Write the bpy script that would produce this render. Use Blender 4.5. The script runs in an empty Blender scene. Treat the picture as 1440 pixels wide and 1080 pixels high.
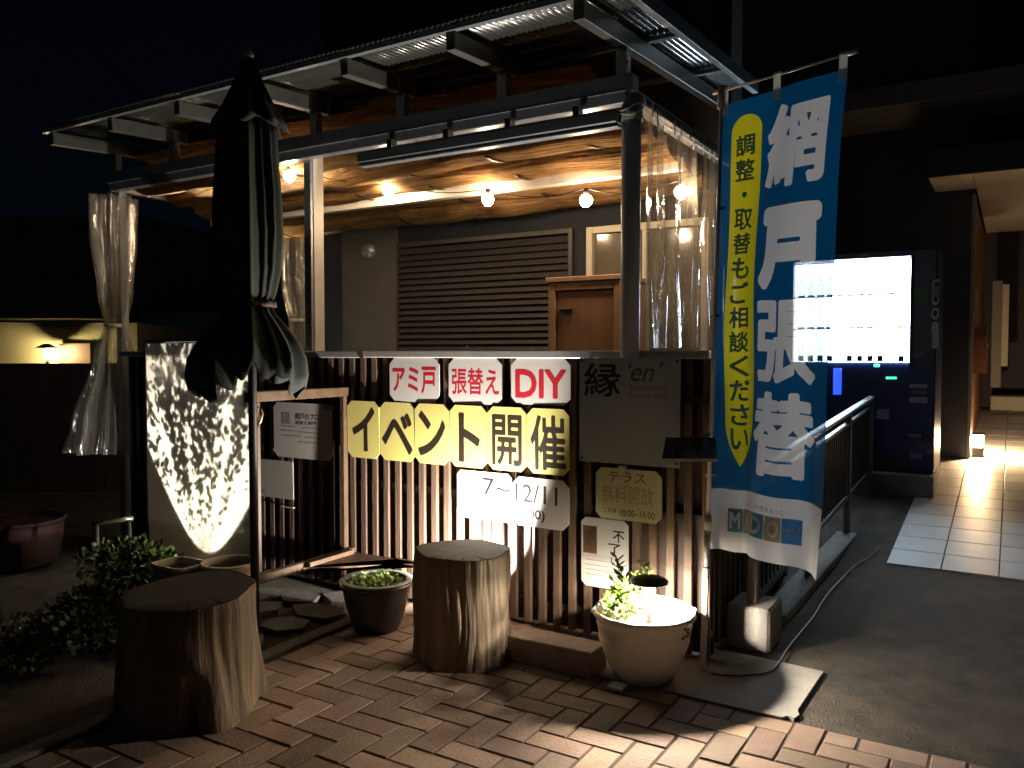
import bpy, bmesh, math, random
import numpy as np
from mathutils import Vector, Matrix
from math import sin, cos, pi, radians as R
random.seed(7)
sc = bpy.context.scene
COL = sc.collection

# ------------------------------------------------------------------ camera, world, sun, exposure
F_PX, CX, CY, EYE, YAW, PITCH = 1150.0, 720.0, 540.0, 1.35, R(31.5), R(2.24)
cam = bpy.data.cameras.new('camera')
cam.sensor_width = 36; cam.lens = 36 * F_PX / 1440; cam.clip_start = .05; cam.clip_end = 400
co = bpy.data.objects.new('camera', cam); COL.objects.link(co)
co.location = (0, 0, EYE); co.rotation_euler = (pi / 2 - PITCH, 0, YAW)
sc.camera = co
w = bpy.data.worlds.new('World'); sc.world = w; w.use_nodes = True
wn = w.node_tree; bg = wn.nodes['Background']
sky = wn.nodes.new('ShaderNodeTexSky'); sky.sky_type = 'NISHITA'; sky.sun_disc = False
sky.sun_elevation = R(14); sky.sun_rotation = R(200); sky.air_density = 1.2; sky.ozone_density = 8
wn.links.new(sky.outputs[0], bg.inputs[0]); bg.inputs[1].default_value = .0008
sun = bpy.data.lights.new('front_fill', 'SUN'); sun.energy = .012; sun.angle = R(12); sun.color = (.85, .92, 1)  # weak fill from behind the camera, added to lift front faces
so = bpy.data.objects.new('front_fill', sun); COL.objects.link(so)
so.rotation_euler = (R(62), 0, R(-5))
sc.view_settings.view_transform = 'Standard'; sc.view_settings.look = 'None'
sc.view_settings.exposure = 0; sc.view_settings.gamma = 1; sc.view_settings.use_curve_mapping = False
sc.cycles.use_denoising = True; sc.cycles.sample_clamp_indirect = 6
sc.cycles.max_bounces = 10; sc.cycles.transparent_max_bounces = 24
sc.cycles.caustics_reflective = False; sc.cycles.caustics_refractive = False

RGT = Vector((cos(YAW), sin(YAW), 0)); FW0 = Vector((-sin(YAW), cos(YAW), 0))
FWD = FW0 * cos(PITCH) - Vector((0, 0, sin(PITCH))); UPV = FW0 * sin(PITCH) + Vector((0, 0, cos(PITCH)))
CAMP = Vector((0, 0, EYE))
def ray(px, py): return FWD + RGT * ((px - CX) / F_PX) + UPV * ((CY - py) / F_PX)
def at(px, py, Y=None, Z=None, X=None, D=None):
    """a photo measurement turned into a place: on the plane Y=, Z= or X=, or at depth D"""
    r = ray(px, py)
    if Y is not None: t = Y / r.y
    elif X is not None: t = X / r.x
    elif Z is not None: t = (Z - EYE) / r.z
    else: t = D
    return CAMP + r * t

# ------------------------------------------------------------------ materials
MATS = {}
def mat(name, col=(.5, .5, .5), rough=.6, metal=0, spec=.5, noise=0, nscale=8, bump=0, bscale=40, stretch=(1, 1, 1),
        rnd=0, col2=None, emit=None, estr=0, coat=0):
    if name in MATS: return MATS[name]
    m = bpy.data.materials.new(name); m.use_nodes = True; MATS[name] = m
    nt = m.node_tree; N = nt.nodes; L = nt.links; b = N['Principled BSDF']
    b.inputs['Roughness'].default_value = rough; b.inputs['Metallic'].default_value = metal
    b.inputs['Specular IOR Level'].default_value = spec; b.inputs['Coat Weight'].default_value = coat
    b.inputs['Base Color'].default_value = (*col, 1)
    if emit: b.inputs['Emission Color'].default_value = (*emit, 1); b.inputs['Emission Strength'].default_value = estr
    tc = N.new('ShaderNodeTexCoord'); mp = N.new('ShaderNodeMapping'); mp.inputs['Scale'].default_value = stretch
    oi = N.new('ShaderNodeObjectInfo'); ad = N.new('ShaderNodeVectorMath'); ad.operation = 'MULTIPLY_ADD'
    ad.inputs[1].default_value = (37, 11, 23)
    L.new(oi.outputs['Random'], ad.inputs[0]); L.new(tc.outputs['Object'], ad.inputs[2]); L.new(ad.outputs[0], mp.inputs[0])
    src = None
    if noise or col2:
        n = N.new('ShaderNodeTexNoise'); n.inputs['Scale'].default_value = nscale; n.inputs['Detail'].default_value = 8
        n.inputs['Roughness'].default_value = .65; L.new(mp.outputs[0], n.inputs[0])
        rp = N.new('ShaderNodeValToRGB'); rp.color_ramp.elements[0].position = .33; rp.color_ramp.elements[1].position = .67
        c2 = col2 or tuple(max(0, c * (1 - noise)) for c in col)
        rp.color_ramp.elements[0].color = (*c2, 1); rp.color_ramp.elements[1].color = (*col, 1)
        L.new(n.outputs['Fac'], rp.inputs[0]); src = rp.outputs[0]
        ra = N.new('ShaderNodeMath'); ra.operation = 'MULTIPLY_ADD'; ra.inputs[1].default_value = .25; ra.inputs[2].default_value = rough - .12
        L.new(n.outputs['Fac'], ra.inputs[0]); L.new(ra.outputs[0], b.inputs['Roughness'])
    if rnd:
        hs = N.new('ShaderNodeHueSaturation')
        mr = N.new('ShaderNodeMapRange'); mr.inputs['To Min'].default_value = 1 - rnd; mr.inputs['To Max'].default_value = 1 + rnd
        L.new(oi.outputs['Random'], mr.inputs[0]); L.new(mr.outputs[0], hs.inputs['Value'])
        wn_ = N.new('ShaderNodeTexWhiteNoise'); wn_.noise_dimensions = '1D'; L.new(oi.outputs['Random'], wn_.inputs['W'])
        mh = N.new('ShaderNodeMapRange'); mh.inputs['To Min'].default_value = .5 - rnd * .035; mh.inputs['To Max'].default_value = .5 + rnd * .05
        L.new(wn_.outputs['Value'], mh.inputs[0]); L.new(mh.outputs[0], hs.inputs['Hue'])
        if src: L.new(src, hs.inputs['Color'])
        else: hs.inputs['Color'].default_value = (*col, 1)
        src = hs.outputs[0]
    if src: L.new(src, b.inputs['Base Color'])
    if bump:
        n2 = N.new('ShaderNodeTexNoise'); n2.inputs['Scale'].default_value = bscale; n2.inputs['Detail'].default_value = 6
        L.new(mp.outputs[0], n2.inputs[0]); bp = N.new('ShaderNodeBump'); bp.inputs['Strength'].default_value = bump
        bp.inputs['Distance'].default_value = .01
        L.new(n2.outputs['Fac'], bp.inputs['Height']); L.new(bp.outputs[0], b.inputs['Normal'])
    return m

def sheer(name, col, kind, clear=.5, rough=.1, gloss=.2, tr=.5, bump=0, bscale=60):
    """thin see-through sheets: vinyl, polycarbonate, cloth, frosted acrylic"""
    if name in MATS: return MATS[name]
    m = bpy.data.materials.new(name); m.use_nodes = True; MATS[name] = m
    nt = m.node_tree; N = nt.nodes; L = nt.links; N.clear()
    out = N.new('ShaderNodeOutputMaterial')
    T = N.new('ShaderNodeBsdfTransparent'); T.inputs[0].default_value = (1, 1, 1, 1)
    Dn = N.new('ShaderNodeBsdfDiffuse'); Dn.inputs[0].default_value = (*col, 1)
    Tr = N.new('ShaderNodeBsdfTranslucent'); Tr.inputs[0].default_value = (*col, 1)
    G = N.new('ShaderNodeBsdfGlossy'); G.inputs['Roughness'].default_value = rough; G.inputs[0].default_value = (1, 1, 1, 1)
    m1 = N.new('ShaderNodeMixShader'); m1.inputs[0].default_value = tr; L.new(Dn.outputs[0], m1.inputs[1]); L.new(Tr.outputs[0], m1.inputs[2])
    m2 = N.new('ShaderNodeMixShader'); m2.inputs[0].default_value = clear; L.new(m1.outputs[0], m2.inputs[1]); L.new(T.outputs[0], m2.inputs[2])
    m3 = N.new('ShaderNodeMixShader'); L.new(m2.outputs[0], m3.inputs[1]); L.new(G.outputs[0], m3.inputs[2])
    lw = N.new('ShaderNodeLayerWeight'); lw.inputs[0].default_value = .35
    mm = N.new('ShaderNodeMath'); mm.operation = 'MULTIPLY_ADD'; mm.inputs[1].default_value = gloss * 2; mm.inputs[2].default_value = gloss * .3
    mm.use_clamp = True
    L.new(lw.outputs['Facing'], mm.inputs[0]); L.new(mm.outputs[0], m3.inputs[0])
    if bump:
        tc = N.new('ShaderNodeTexCoord'); mp = N.new('ShaderNodeMapping'); L.new(tc.outputs['Object'], mp.inputs[0])
        mp.inputs['Scale'].default_value = (1, 1, .25)
        n2 = N.new('ShaderNodeTexNoise'); n2.inputs['Scale'].default_value = bscale; n2.inputs['Detail'].default_value = 3; L.new(mp.outputs[0], n2.inputs[0])
        bp = N.new('ShaderNodeBump'); bp.inputs['Strength'].default_value = bump; bp.inputs['Distance'].default_value = .01
        L.new(n2.outputs['Fac'], bp.inputs['Height'])
        for q in (G, lw, Dn): L.new(bp.outputs[0], q.inputs['Normal'])
    L.new(m3.outputs[0], out.inputs[0])
    return m

M_ALU = lambda: mat('dark_aluminium', (.40, .43, .46), .38, .55, noise=.2, nscale=20)
M_WALU = lambda: mat('pale_aluminium', (.86, .84, .80), .4, .15, noise=.12, nscale=14)
M_SLAT = lambda: mat('fence_wood', (.135, .08, .054), .6, noise=.45, nscale=5, stretch=(9, 9, .8), bump=.35, bscale=9, rnd=.22)
M_DARK = lambda: mat('dark_paint', (.02, .018, .02), .5)
M_WHITE = lambda: mat('white_plastic', (.75, .73, .68), .4, noise=.06, nscale=9)
M_CONC = lambda: mat('concrete', (.33, .31, .29), .85, noise=.35, nscale=6, bump=.5, bscale=70)
M_INK = lambda: mat('black_ink', (.015, .013, .012), .5)
M_WOOD = lambda: mat('rack_wood', (.13, .075, .04), .55, noise=.4, nscale=4, stretch=(3, 3, 3), bump=.25, bscale=20)
M_SOIL = lambda: mat('soil', (.028, .02, .015), .95, noise=.5, nscale=30, bump=1, bscale=60)
M_LEAF = lambda: mat('leaf', (.10, .16, .03), .5, noise=.5, nscale=10)

# ------------------------------------------------------------------ mesh helpers
class MB:
    def __init__(s): s.v = []; s.f = []; s.sm = []
    def add(s, vs, fs, smooth=False):
        o = len(s.v); s.v += [tuple(p) for p in vs]; s.f += [tuple(i + o for i in f) for f in fs]; s.sm += [smooth] * len(fs); return s
    def box(s, a, b, c=.0):
        """axis aligned box from a to b with edges cut by c"""
        x0, y0, z0 = (min(a[i], b[i]) for i in range(3)); x1, y1, z1 = (max(a[i], b[i]) for i in range(3))
        if c <= 0:
            vs = [(x, y, z) for z in (z0, z1) for y in (y0, y1) for x in (x0, x1)]
            return s.add(vs, [(0, 2, 3, 1), (4, 5, 7, 6), (0, 1, 5, 4), (2, 6, 7, 3), (0, 4, 6, 2), (1, 3, 7, 5)])
        vs = []; idx = {}
        for i in (0, 1):
            for j in (0, 1):
                for k in (0, 1):
                    P = [(x0, x1)[i], (y0, y1)[j], (z0, z1)[k]]
                    for ax in range(3):
                        q = list(P)
                        for o in range(3):
                            if o != ax: q[o] += c if (i, j, k)[o] == 0 else -c
                        idx[(i, j, k, ax)] = len(vs); vs.append(tuple(q))
        fs = []
        for ax in range(3):
            o1, o2 = [o for o in range(3) if o != ax]
            for sd in (0, 1):
                f = []
                for a1, a2 in ((0, 0), (1, 0), (1, 1), (0, 1)):
                    k = [0, 0, 0]; k[ax] = sd; k[o1] = a1; k[o2] = a2; f.append(idx[(*k, ax)])
                fs.append(tuple(f))
            for a1 in (0, 1):      # chamfer strips along axis ax
                for a2 in (0, 1):
                    k0 = [0, 0, 0]; k0[o1] = a1; k0[o2] = a2; k0[ax] = 0; k1 = list(k0); k1[ax] = 1
                    fs.append((idx[(*k0, o1)], idx[(*k0, o2)], idx[(*k1, o2)], idx[(*k1, o1)]))
        for i in (0, 1):
            for j in (0, 1):
                for k in (0, 1): fs.append(tuple(idx[(i, j, k, ax)] for ax in range(3)))
        return s.add(vs, fs)
    def bar(s, p, q, wd, ht, c=0, up=(0, 0, 1)):
        """bar between two points, wd sideways, ht along up"""
        p, q = Vector(p), Vector(q); d = (q - p); l = d.length; d.normalize(); sd = d.cross(Vector(up)).normalized(); u = sd.cross(d)
        t = MB().box((0, -wd / 2, -ht / 2), (l, wd / 2, ht / 2), c)
        return s.add([p + d * v[0] + sd * v[1] + u * v[2] for v in t.v], t.f)
    def tube(s, pts, r, n=10, caps=True):
        pts = [Vector(p) for p in pts]; rs = r if isinstance(r, (list, tuple)) else [r] * len(pts); vs = []; fs = []
        up = None
        for i, p in enumerate(pts):
            d = (pts[min(i + 1, len(pts) - 1)] - pts[max(i - 1, 0)]).normalized()
            if up is None: up = Vector((0, 0, 1)) if abs(d.z) < .9 else Vector((1, 0, 0))
            a = d.cross(up).normalized(); up = a.cross(d).normalized()
            for k in range(n):
                t = 2 * pi * k / n; vs.append(p + a * (cos(t) * rs[i]) + up * (sin(t) * rs[i]))
        for i in range(len(pts) - 1):
            for k in range(n): fs.append((i * n + k, i * n + (k + 1) % n, (i + 1) * n + (k + 1) % n, (i + 1) * n + k))
        s.add(vs, fs, True)
        if caps: s.add([], []); o = len(s.v) - len(vs); s.f += [tuple(o + k for k in range(n - 1, -1, -1)), tuple(o + (len(pts) - 1) * n + k for k in range(n))]; s.sm += [False, False]
        return s
    def lathe(s, prof, c=(0, 0, 0), n=40, fn=None, smooth=True):
        """profile of (r, z); fn(theta, i, r, z) may change r and z"""
        vs = []; fs = []
        for i, (r, z) in enumerate(prof):
            for k in range(n):
                t = 2 * pi * k / n; rr, zz = (fn(t, i, r, z) if fn else (r, z))
                vs.append((c[0] + rr * cos(t), c[1] + rr * sin(t), c[2] + zz))
        for i in range(len(prof) - 1):
            for k in range(n): fs.append((i * n + k, i * n + (k + 1) % n, (i + 1) * n + (k + 1) % n, (i + 1) * n + k))
        return s.add(vs, fs, smooth)
    def grid(s, fn, nu, nv, smooth=True):
        vs = [fn(i / nu, j / nv) for j in range(nv + 1) for i in range(nu + 1)]
        return s.add(vs, [(j * (nu + 1) + i, j * (nu + 1) + i + 1, (j + 1) * (nu + 1) + i + 1, (j + 1) * (nu + 1) + i) for j in range(nv) for i in range(nu)], smooth)
    def mesh(s, name, m, off=Vector((0, 0, 0))):
        me = bpy.data.meshes.new(name); me.from_pydata([(v[0] - off[0], v[1] - off[1], v[2] - off[2]) for v in s.v], [], s.f)
        me.polygons.foreach_set('use_smooth', s.sm); me.update()
        if m: me.materials.append(m)
        return me
    def build(s, name, m, parent=None, loc=None, label=None, cat=None, group=None, kind=None, solid=0):
        base = WL[parent.name] if parent else Vector(loc) if loc is not None else Vector((0, 0, 0))
        o = bpy.data.objects.new(name, s.mesh(name, m, base)); COL.objects.link(o)
        if parent: o.parent = parent
        else: o.location = base
        WL[o.name] = base
        if solid:
            md = o.modifiers.new('thickness', 'SOLIDIFY'); md.thickness = solid; md.offset = 0
        tag(o, label, cat, group, kind); return o
WL = {}
def tag(o, label=None, cat=None, group=None, kind=None):
    for k, v in (('label', label), ('category', cat), ('group', group), ('kind', kind)):
        if v: o[k] = v
    return o
def thing(name, label, cat, loc, group=None):
    o = bpy.data.objects.new(name, None); COL.objects.link(o); o.location = loc; o.empty_display_size = .1
    WL[o.name] = Vector(loc); return tag(o, label, cat, group)
def inst(name, me, parent, loc, rz=0):
    """piece sharing a mesh; loc in world"""
    o = bpy.data.objects.new(name, me); COL.objects.link(o)
    if parent: o.parent = parent; o.location = Vector(loc) - WL[parent.name]
    else: o.location = loc
    o.rotation_euler.z = rz; WL[o.name] = Vector(loc); return o

# ------------------------------------------------------------------ lettering: real outlines, thickened, as thin meshes
_seg = {}
def segments(s, shear=0):
    if (s, shear) in _seg: return _seg[(s, shear)]
    c = bpy.data.curves.new('t', 'FONT'); c.body = s; c.size = 1; c.resolution_u = 3; c.shear = shear
    o = bpy.data.objects.new('t', c); COL.objects.link(o)
    me = bpy.data.meshes.new_from_object(o.evaluated_get(bpy.context.evaluated_depsgraph_get()))
    bpy.data.objects.remove(o); bm = bmesh.new(); bm.from_mesh(me)
    bmesh.ops.remove_doubles(bm, verts=bm.verts, dist=1e-5)
    sg = np.array([[e.verts[0].co.x, e.verts[0].co.y, e.verts[1].co.x, e.verts[1].co.y] for e in bm.edges if len(e.link_faces) == 1])
    bm.free(); bpy.data.meshes.remove(me); _seg[(s, shear)] = sg; return sg
def march(Fv, gxs, gys, merge=True):
    ny, nx = Fv.shape; ins = Fv > 0
    vs = []; fs = []; cache = {}
    def vert(k, x, y):
        if k not in cache: cache[k] = len(vs); vs.append((x, y))
        return cache[k]
    for j in range(ny - 1):
        i = 0
        while i < nx - 1:
            q = (ins[j, i], ins[j, i + 1], ins[j + 1, i + 1], ins[j + 1, i])
            if not any(q): i += 1; continue
            if all(q):
                e = i + 1
                if merge:
                    while e < nx - 1 and ins[j, e + 1] and ins[j + 1, e + 1] and (merge is True or e - i < merge): e += 1
                fs.append((vert((i, j, 0), gxs[i], gys[j]), vert((e, j, 0), gxs[e], gys[j]),
                           vert((e, j + 1, 0), gxs[e], gys[j + 1]), vert((i, j + 1, 0), gxs[i], gys[j + 1]))); i = e; continue
            cs = [(i, j), (i + 1, j), (i + 1, j + 1), (i, j + 1)]; poly = []
            for k in range(4):
                a, b = cs[k], cs[(k + 1) % 4]; fa, fb = Fv[a[1], a[0]], Fv[b[1], b[0]]
                if fa > 0: poly.append(vert((a[0], a[1], 0), gxs[a[0]], gys[a[1]]))
                if (fa > 0) != (fb > 0):
                    t = fa / (fa - fb); lo = min(a, b)
                    poly.append(vert((lo[0], lo[1], 1 if a[1] == b[1] else 2), gxs[a[0]] + (gxs[b[0]] - gxs[a[0]]) * t, gys[a[1]] + (gys[b[1]] - gys[a[1]]) * t))
            if len(poly) > 2: fs.append(tuple(poly))
            i += 1
    return vs, fs
def field(sg, P, bold):
    D = np.full(len(P), 9.); C = np.zeros(len(P), int)
    for ax, ay, bx, by in sg:
        dx, dy = bx - ax, by - ay; l2 = dx * dx + dy * dy + 1e-12
        t = np.clip(((P[:, 0] - ax) * dx + (P[:, 1] - ay) * dy) / l2, 0, 1)
        D = np.minimum(D, np.hypot(P[:, 0] - ax - t * dx, P[:, 1] - ay - t * dy))
        if ay != by: C += ((ay > P[:, 1]) != (by > P[:, 1])) & (P[:, 0] < dx * (P[:, 1] - ay) / dy + ax)
    return np.where(C % 2 == 1, D, -D) + bold
def glyphs(s, bold=0, res=40, shear=0, merge=True):
    sg = segments(s, shear); pad = bold + .03
    x0, x1 = min(sg[:, 0].min(), sg[:, 2].min()) - pad, max(sg[:, 0].max(), sg[:, 2].max()) + pad
    y0, y1 = min(sg[:, 1].min(), sg[:, 3].min()) - pad, max(sg[:, 1].max(), sg[:, 3].max()) + pad
    h = 1 / res; gxs = x0 + h * np.arange(int((x1 - x0) / h) + 2); gys = y0 + h * np.arange(int((y1 - y0) / h) + 2)
    gx, gy = np.meshgrid(gxs, gys)
    vs, fs = march(field(sg, np.stack([gx.ravel(), gy.ravel()], 1), bold).reshape(gx.shape), gxs, gys, merge)
    return np.array(vs), fs
def lettering(mb, s, box, fmap, bold=0, res=36, shear=0, merge=True, keep=False):
    """fit text s into box (u0, v0, u1, v1) (v up) and map it through fmap(u, v)"""
    v, fs = glyphs(s, bold, res, shear, merge); lo, hi = v.min(0), v.max(0); sx, sy = (box[2] - box[0]) / (hi[0] - lo[0]), (box[3] - box[1]) / (hi[1] - lo[1])
    if keep: sx = sy = min(sx, sy)
    cx, cy = (box[0] + box[2]) / 2 - sx * (hi[0] - lo[0]) / 2, (box[1] + box[3]) / 2 - sy * (hi[1] - lo[1]) / 2
    mb.add([fmap(cx + (p[0] - lo[0]) * sx, cy + (p[1] - lo[1]) * sy) for p in v], fs); return mb

# ================================================================== GROUND
FY = 3.42            # front face of the terrace fence
PY = 3.50            # plane of the terrace roof posts
def rampz(y): return max(0, .094 * (y - 5.66))
def asph(x, y): return rampz(y) + .004 * sin(3.1 * x + 1.7 * y)
g = MB()
xs = [-60, -12, -6, -3, -1.7] + [-1.4 + .25 * i for i in range(20)] + [5, 12, 60]
ys = [-40, -5, 0, 1.5, 2.5] + [3 + .25 * i for i in range(28)] + [10.5, 12, 16, 30, 90]
g.add([(x, y, (rampz(min(y, 12)) if x > -1.5 else 0) - .007) for y in ys for x in xs],
      [(j * len(xs) + i, j * len(xs) + i + 1, (j + 1) * len(xs) + i + 1, (j + 1) * len(xs) + i) for j in range(len(ys) - 1) for i in range(len(xs) - 1)], True)
g.build('ground', mat('asphalt', (.11, .088, .062), .9, col2=(.028, .026, .024), nscale=5, bump=1, bscale=120), kind='structure')

# concrete apron under the fence end
ap = MB(); zt = .006
pts = [(-1.72, 3.045), (-.70, 3.045), (-.685, 3.07), (-.66, 3.06), (-.65, 3.10), (-.665, 3.14), (-.655, 3.58), (-.90, 3.60), (-1.72, 3.60)]
n = len(pts); ap.add([(x, y, zt) for x, y in pts] + [(x, y, -.05) for x, y in pts], [tuple(range(n))] + [(i, i + n, (i + 1) % n + n, (i + 1) % n) for i in range(n)])
ap.build('concrete_apron', mat('apron_concrete', (.42, .40, .37), .8, noise=.35, nscale=5, bump=.4, bscale=60), kind='structure')

# herringbone brick paving
pv = MB(); BL = .22; BW = .11; XL = -2.76
pv.add([(XL, .8, -.0035), (2.2, .8, -.0035), (2.2, 3.045, -.0035), (XL, 3.6, -.0035), (-1.72, 3.6, -.0035), (-1.72, 3.045, -.0035)], [(0, 1, 2, 5), (0, 5, 4, 3)])
pave = pv.build('pavement', mat('joint_sand', (.09, .07, .055), .95, noise=.4, nscale=60), kind='structure')
mbrick = mat('paving_brick', (.33, .225, .165), .78, noise=.33, nscale=7, bump=.3, bscale=75, rnd=.32)
gp = .0028; bx = MB().box((-BL / 2 + gp, -BW / 2 + gp, -.05), (BL / 2 - gp, BW / 2 - gp, 0), .004).mesh('brick', mbrick)
spots = []
def put(x0, y0, x1, y1, k):
    ym = 3.55 if (x0 + x1) / 2 < -1.74 else 3.04
    a0, b0, a1, b1 = max(x0, XL + .004), max(y0, 1.0), min(x1, 2.1 if ym < 3.1 or y0 < 2.9 else -1.725), min(y1, ym)
    if a1 - a0 < .02 or b1 - b0 < .02: return
    full = abs(a1 - a0 - x1 + x0) < 1e-6 and abs(b1 - b0 - y1 + y0) < 1e-6
    spots.append(((a0 + a1) / 2, (b0 + b1) / 2, k, None if full else (a1 - a0, b1 - b0)))
for i in range(-40, 60):
    for j in range(-10, 60):
        k = (i - j) % 4
        x, y = XL + .02 + i * BW, j * BW + .295 - .11
        if k == 0:   # lying brick starts here, covers i, i+1
            put(x, y, x + BL, y + BW, 0)
        if (i - j) % 4 == 3:
            put(x, y, x + BW, y + BL, 1)
def inframe(p, m=40):
    d = Vector(p) - CAMP; dz = d.dot(FWD)
    if dz < .1: return False, 9
    return (-m < CX + F_PX * d.dot(RGT) / dz < 1440 + m and -m < CY - F_PX * d.dot(UPV) / dz < 1080 + m), dz
sp = sorted(((not inframe((x, y, 0))[0]), inframe((x, y, 0))[1], x, y, k, sz or ()) for x, y, k, sz in spots)
rest = MB()
for q, (o_, d_, x, y, k, sz) in enumerate(sp):
    z = random.uniform(-.0022, .0022)
    if q < 300:
        bm_k = bx if not sz else MB().box((-sz[0] / 2 + gp, -sz[1] / 2 + gp, -.05), (sz[0] / 2 - gp, sz[1] / 2 - gp, 0), .004).mesh('brick', mbrick)
        o = inst('brick', bm_k, pave, (x, y, z), 0 if sz else pi / 2 * k + random.uniform(-.01, .01)); o.rotation_euler.x = random.uniform(-.01, .01); o.rotation_euler.y = random.uniform(-.008, .008)
    else:
        hx, hy = (sz[0] / 2 - gp, sz[1] / 2 - gp) if sz else (BL / 2 - gp, BW / 2 - gp) if not k else (BW / 2 - gp, BL / 2 - gp)
        rest.box((x - hx, y - hy, -.05), (x + hx, y + hy, z), .004)
if rest.v: rest.build('far_bricks', mbrick, pave, kind='stuff')

# kerb strip, flagstones and soil bed on the left
MB().box((-2.85, .8, -.05), (-2.77, 3.4, .012), .006).build('kerb', mat('kerb_stone', (.13, .115, .10), .85, noise=.35, nscale=6, bump=.5, bscale=60), kind='structure')
MB().grid(lambda u, v: (-6.5 + 3.64 * u, .5 + 2.9 * v, .0 + .02 * sin(9 * u) * sin(11 * v) + .008 * sin(40 * u + 31 * v) - .006), 60, 50).build('soil_bed', M_SOIL(), kind='structure')
fl = thing('flagstone_path', 'dim grey flagstones laid beside the round green planter', 'flagstones', (-3.1, 3.0, 0)); fl['kind'] = 'structure'; del fl['category']
fm = mat('flagstone', (.10, .085, .075), .8, noise=.35, nscale=6, bump=.5, bscale=50, rnd=.15)
for (cx, cy, rx, ry, n, a) in ((-3.0, 3.02, .17, .11, 6, .2), (-3.27, 3.13, .14, .1, 5, .9), (-3.02, 3.26, .18, .1, 6, 1.4), (-3.3, 2.9, .12, .11, 5, .1), (-3.0, 2.78, .13, .11, 6, 2.), (-3.5, 3.05, .13, .12, 6, .5)):
    pp = [(cx + rx * cos(a + 2 * pi * k / n) * random.uniform(.85, 1.1), cy + ry * sin(a + 2 * pi * k / n) * random.uniform(.9, 1.1)) for k in range(n)]
    MB().add([(x, y, .03) for x, y in pp] + [(x, y, -.02) for x, y in pp], [tuple(range(n))] + [(i, i + n, (i + 1) % n + n, (i + 1) % n) for i in range(n)]).build('stone', fm, fl)

# tiled approach ramp
tr = MB(); TX0, TY0, TP = -.667, 5.66, .31
tr.add([(TX0, TY0, -.004), (2.5, TY0, -.004), (2.5, 12.4, rampz(12.4) - .004), (TX0, 12.4, rampz(12.4) - .004)], [(0, 1, 2, 3)])
ramp = tr.build('entrance_ramp', mat('grout', (.10, .10, .10), .9), kind='structure')
tm = mat('entrance_tile', (.82, .82, .82), .42, noise=.12, nscale=9, bump=.12, bscale=60, rnd=.07)
tmesh = MB().box((-TP / 2 + .003, -TP / 2 + .003, -.01), (TP / 2 - .003, TP / 2 - .003, .004), .002).mesh('tile', tm)
for i in range(8):
    for j in range(21):
        y = TY0 + (j + .5) * TP
        o = inst('tile', tmesh, ramp, (TX0 + (i + .5) * TP, y, rampz(y) + .002)); o.rotation_euler.x = math.atan(.094) + random.uniform(-.002, .002)

# ================================================================== TERRACE HOUSE (behind the terrace)
WY = 5.0
hx0 = at(455, 400, Y=WY).x
hs = thing('terrace_house', 'dark walled house behind the terrace with closed louvre shutter', 'house', (-3, WY, 0))
wallm = mat('dark_render', (.020, .023, .033), .8, noise=.2, nscale=5, bump=.4, bscale=50)
sx0, sx1 = at(559, 400, Y=WY).x, at(807, 400, Y=WY).x; sz1 = 2.19
wx0, wx1 = at(827, 400, Y=WY).x, -1.62; wz1 = at(835, 320, Y=WY).z; wz0 = 1.15
wl = MB(); wl.box((hx0, WY, 0), (sx0, WY + .2, 5)); wl.box((sx0, WY, sz1), (wx0, WY + .2, 5)); wl.box((sx0, WY, 0), (sx1, WY + .2, .4)); wl.box((sx1, WY, 0), (wx0, WY + .2, sz1))
wl.box((wx0, WY, 0), (wx1, WY + .2, wz0)); wl.box((wx0, WY, wz1), (wx1, WY + .2, 5)); wl.box((wx1, WY, 0), (-1.5, WY + .2, 5)); wl.box((hx0, WY + .2, 0), (-1.72, 6.0, 5)); 
wl.build('wall', wallm, hs)
MB().box((at(487, 400, Y=WY).x, WY - .05, 0), (at(556, 400, Y=WY - .05).x, WY - .001, 2.5), .004).build('wall_panel', mat('taupe_render', (.09, .085, .08), .85, noise=.15, nscale=6, bump=.3, bscale=60), hs)
vh = MB(); c = at(519, 353, Y=WY - .06); vh.lathe([(0, -.03), (.05, -.03), (.06, 0), (.06, .012)], n=20)
vo = MB(); vo.add([(c.x + p[0], c.y + p[2], c.z + p[1]) for p in vh.v], vh.f, True); vo.build('vent_cap', M_ALU(), hs)
shm = mat('shutter_metal', (.075, .068, .07), .45, .3, noise=.1, nscale=12)
sh = MB(); b_ = .03
sh.box((sx0, WY - .03, .4), (sx0 + b_, WY + .02, sz1)).box((sx1 - b_, WY - .03, .4), (sx1, WY + .02, sz1)).box((sx0 + b_, WY - .03, sz1 - b_), (sx1 - b_, WY + .02, sz1)).box((sx0 + b_, WY - .03, .4), (sx1 - b_, WY + .02, .43))
shf = sh.build('shutter', mat('shutter_frame', (.07, .06, .055), .45, .3), hs)
MB().box((sx0, WY + .03, .4), (sx1, WY + .06, sz1)).build('backing', M_DARK(), shf)
ln = sx1 - sx0 - 2 * b_
lm = MB().add([(0, -.026, -.026), (ln, -.026, -.026), (ln, -.016, -.028), (0, -.016, -.028), (0, .012, .022), (ln, .012, .022), (ln, .02, .017), (0, .02, .017)],
              [(0, 1, 5, 4), (2, 3, 7, 6), (0, 3, 2, 1), (4, 5, 6, 7), (0, 4, 7, 3), (1, 2, 6, 5)]).mesh('louvre', shm)
z = sz1 - b_ - .035
while z > .5: inst('louvre', lm, shf, (sx0 + b_, WY - .005, z)); z -= .046
fr = MB(); q = .045; mx = (wx0 + wx1) / 2
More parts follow.
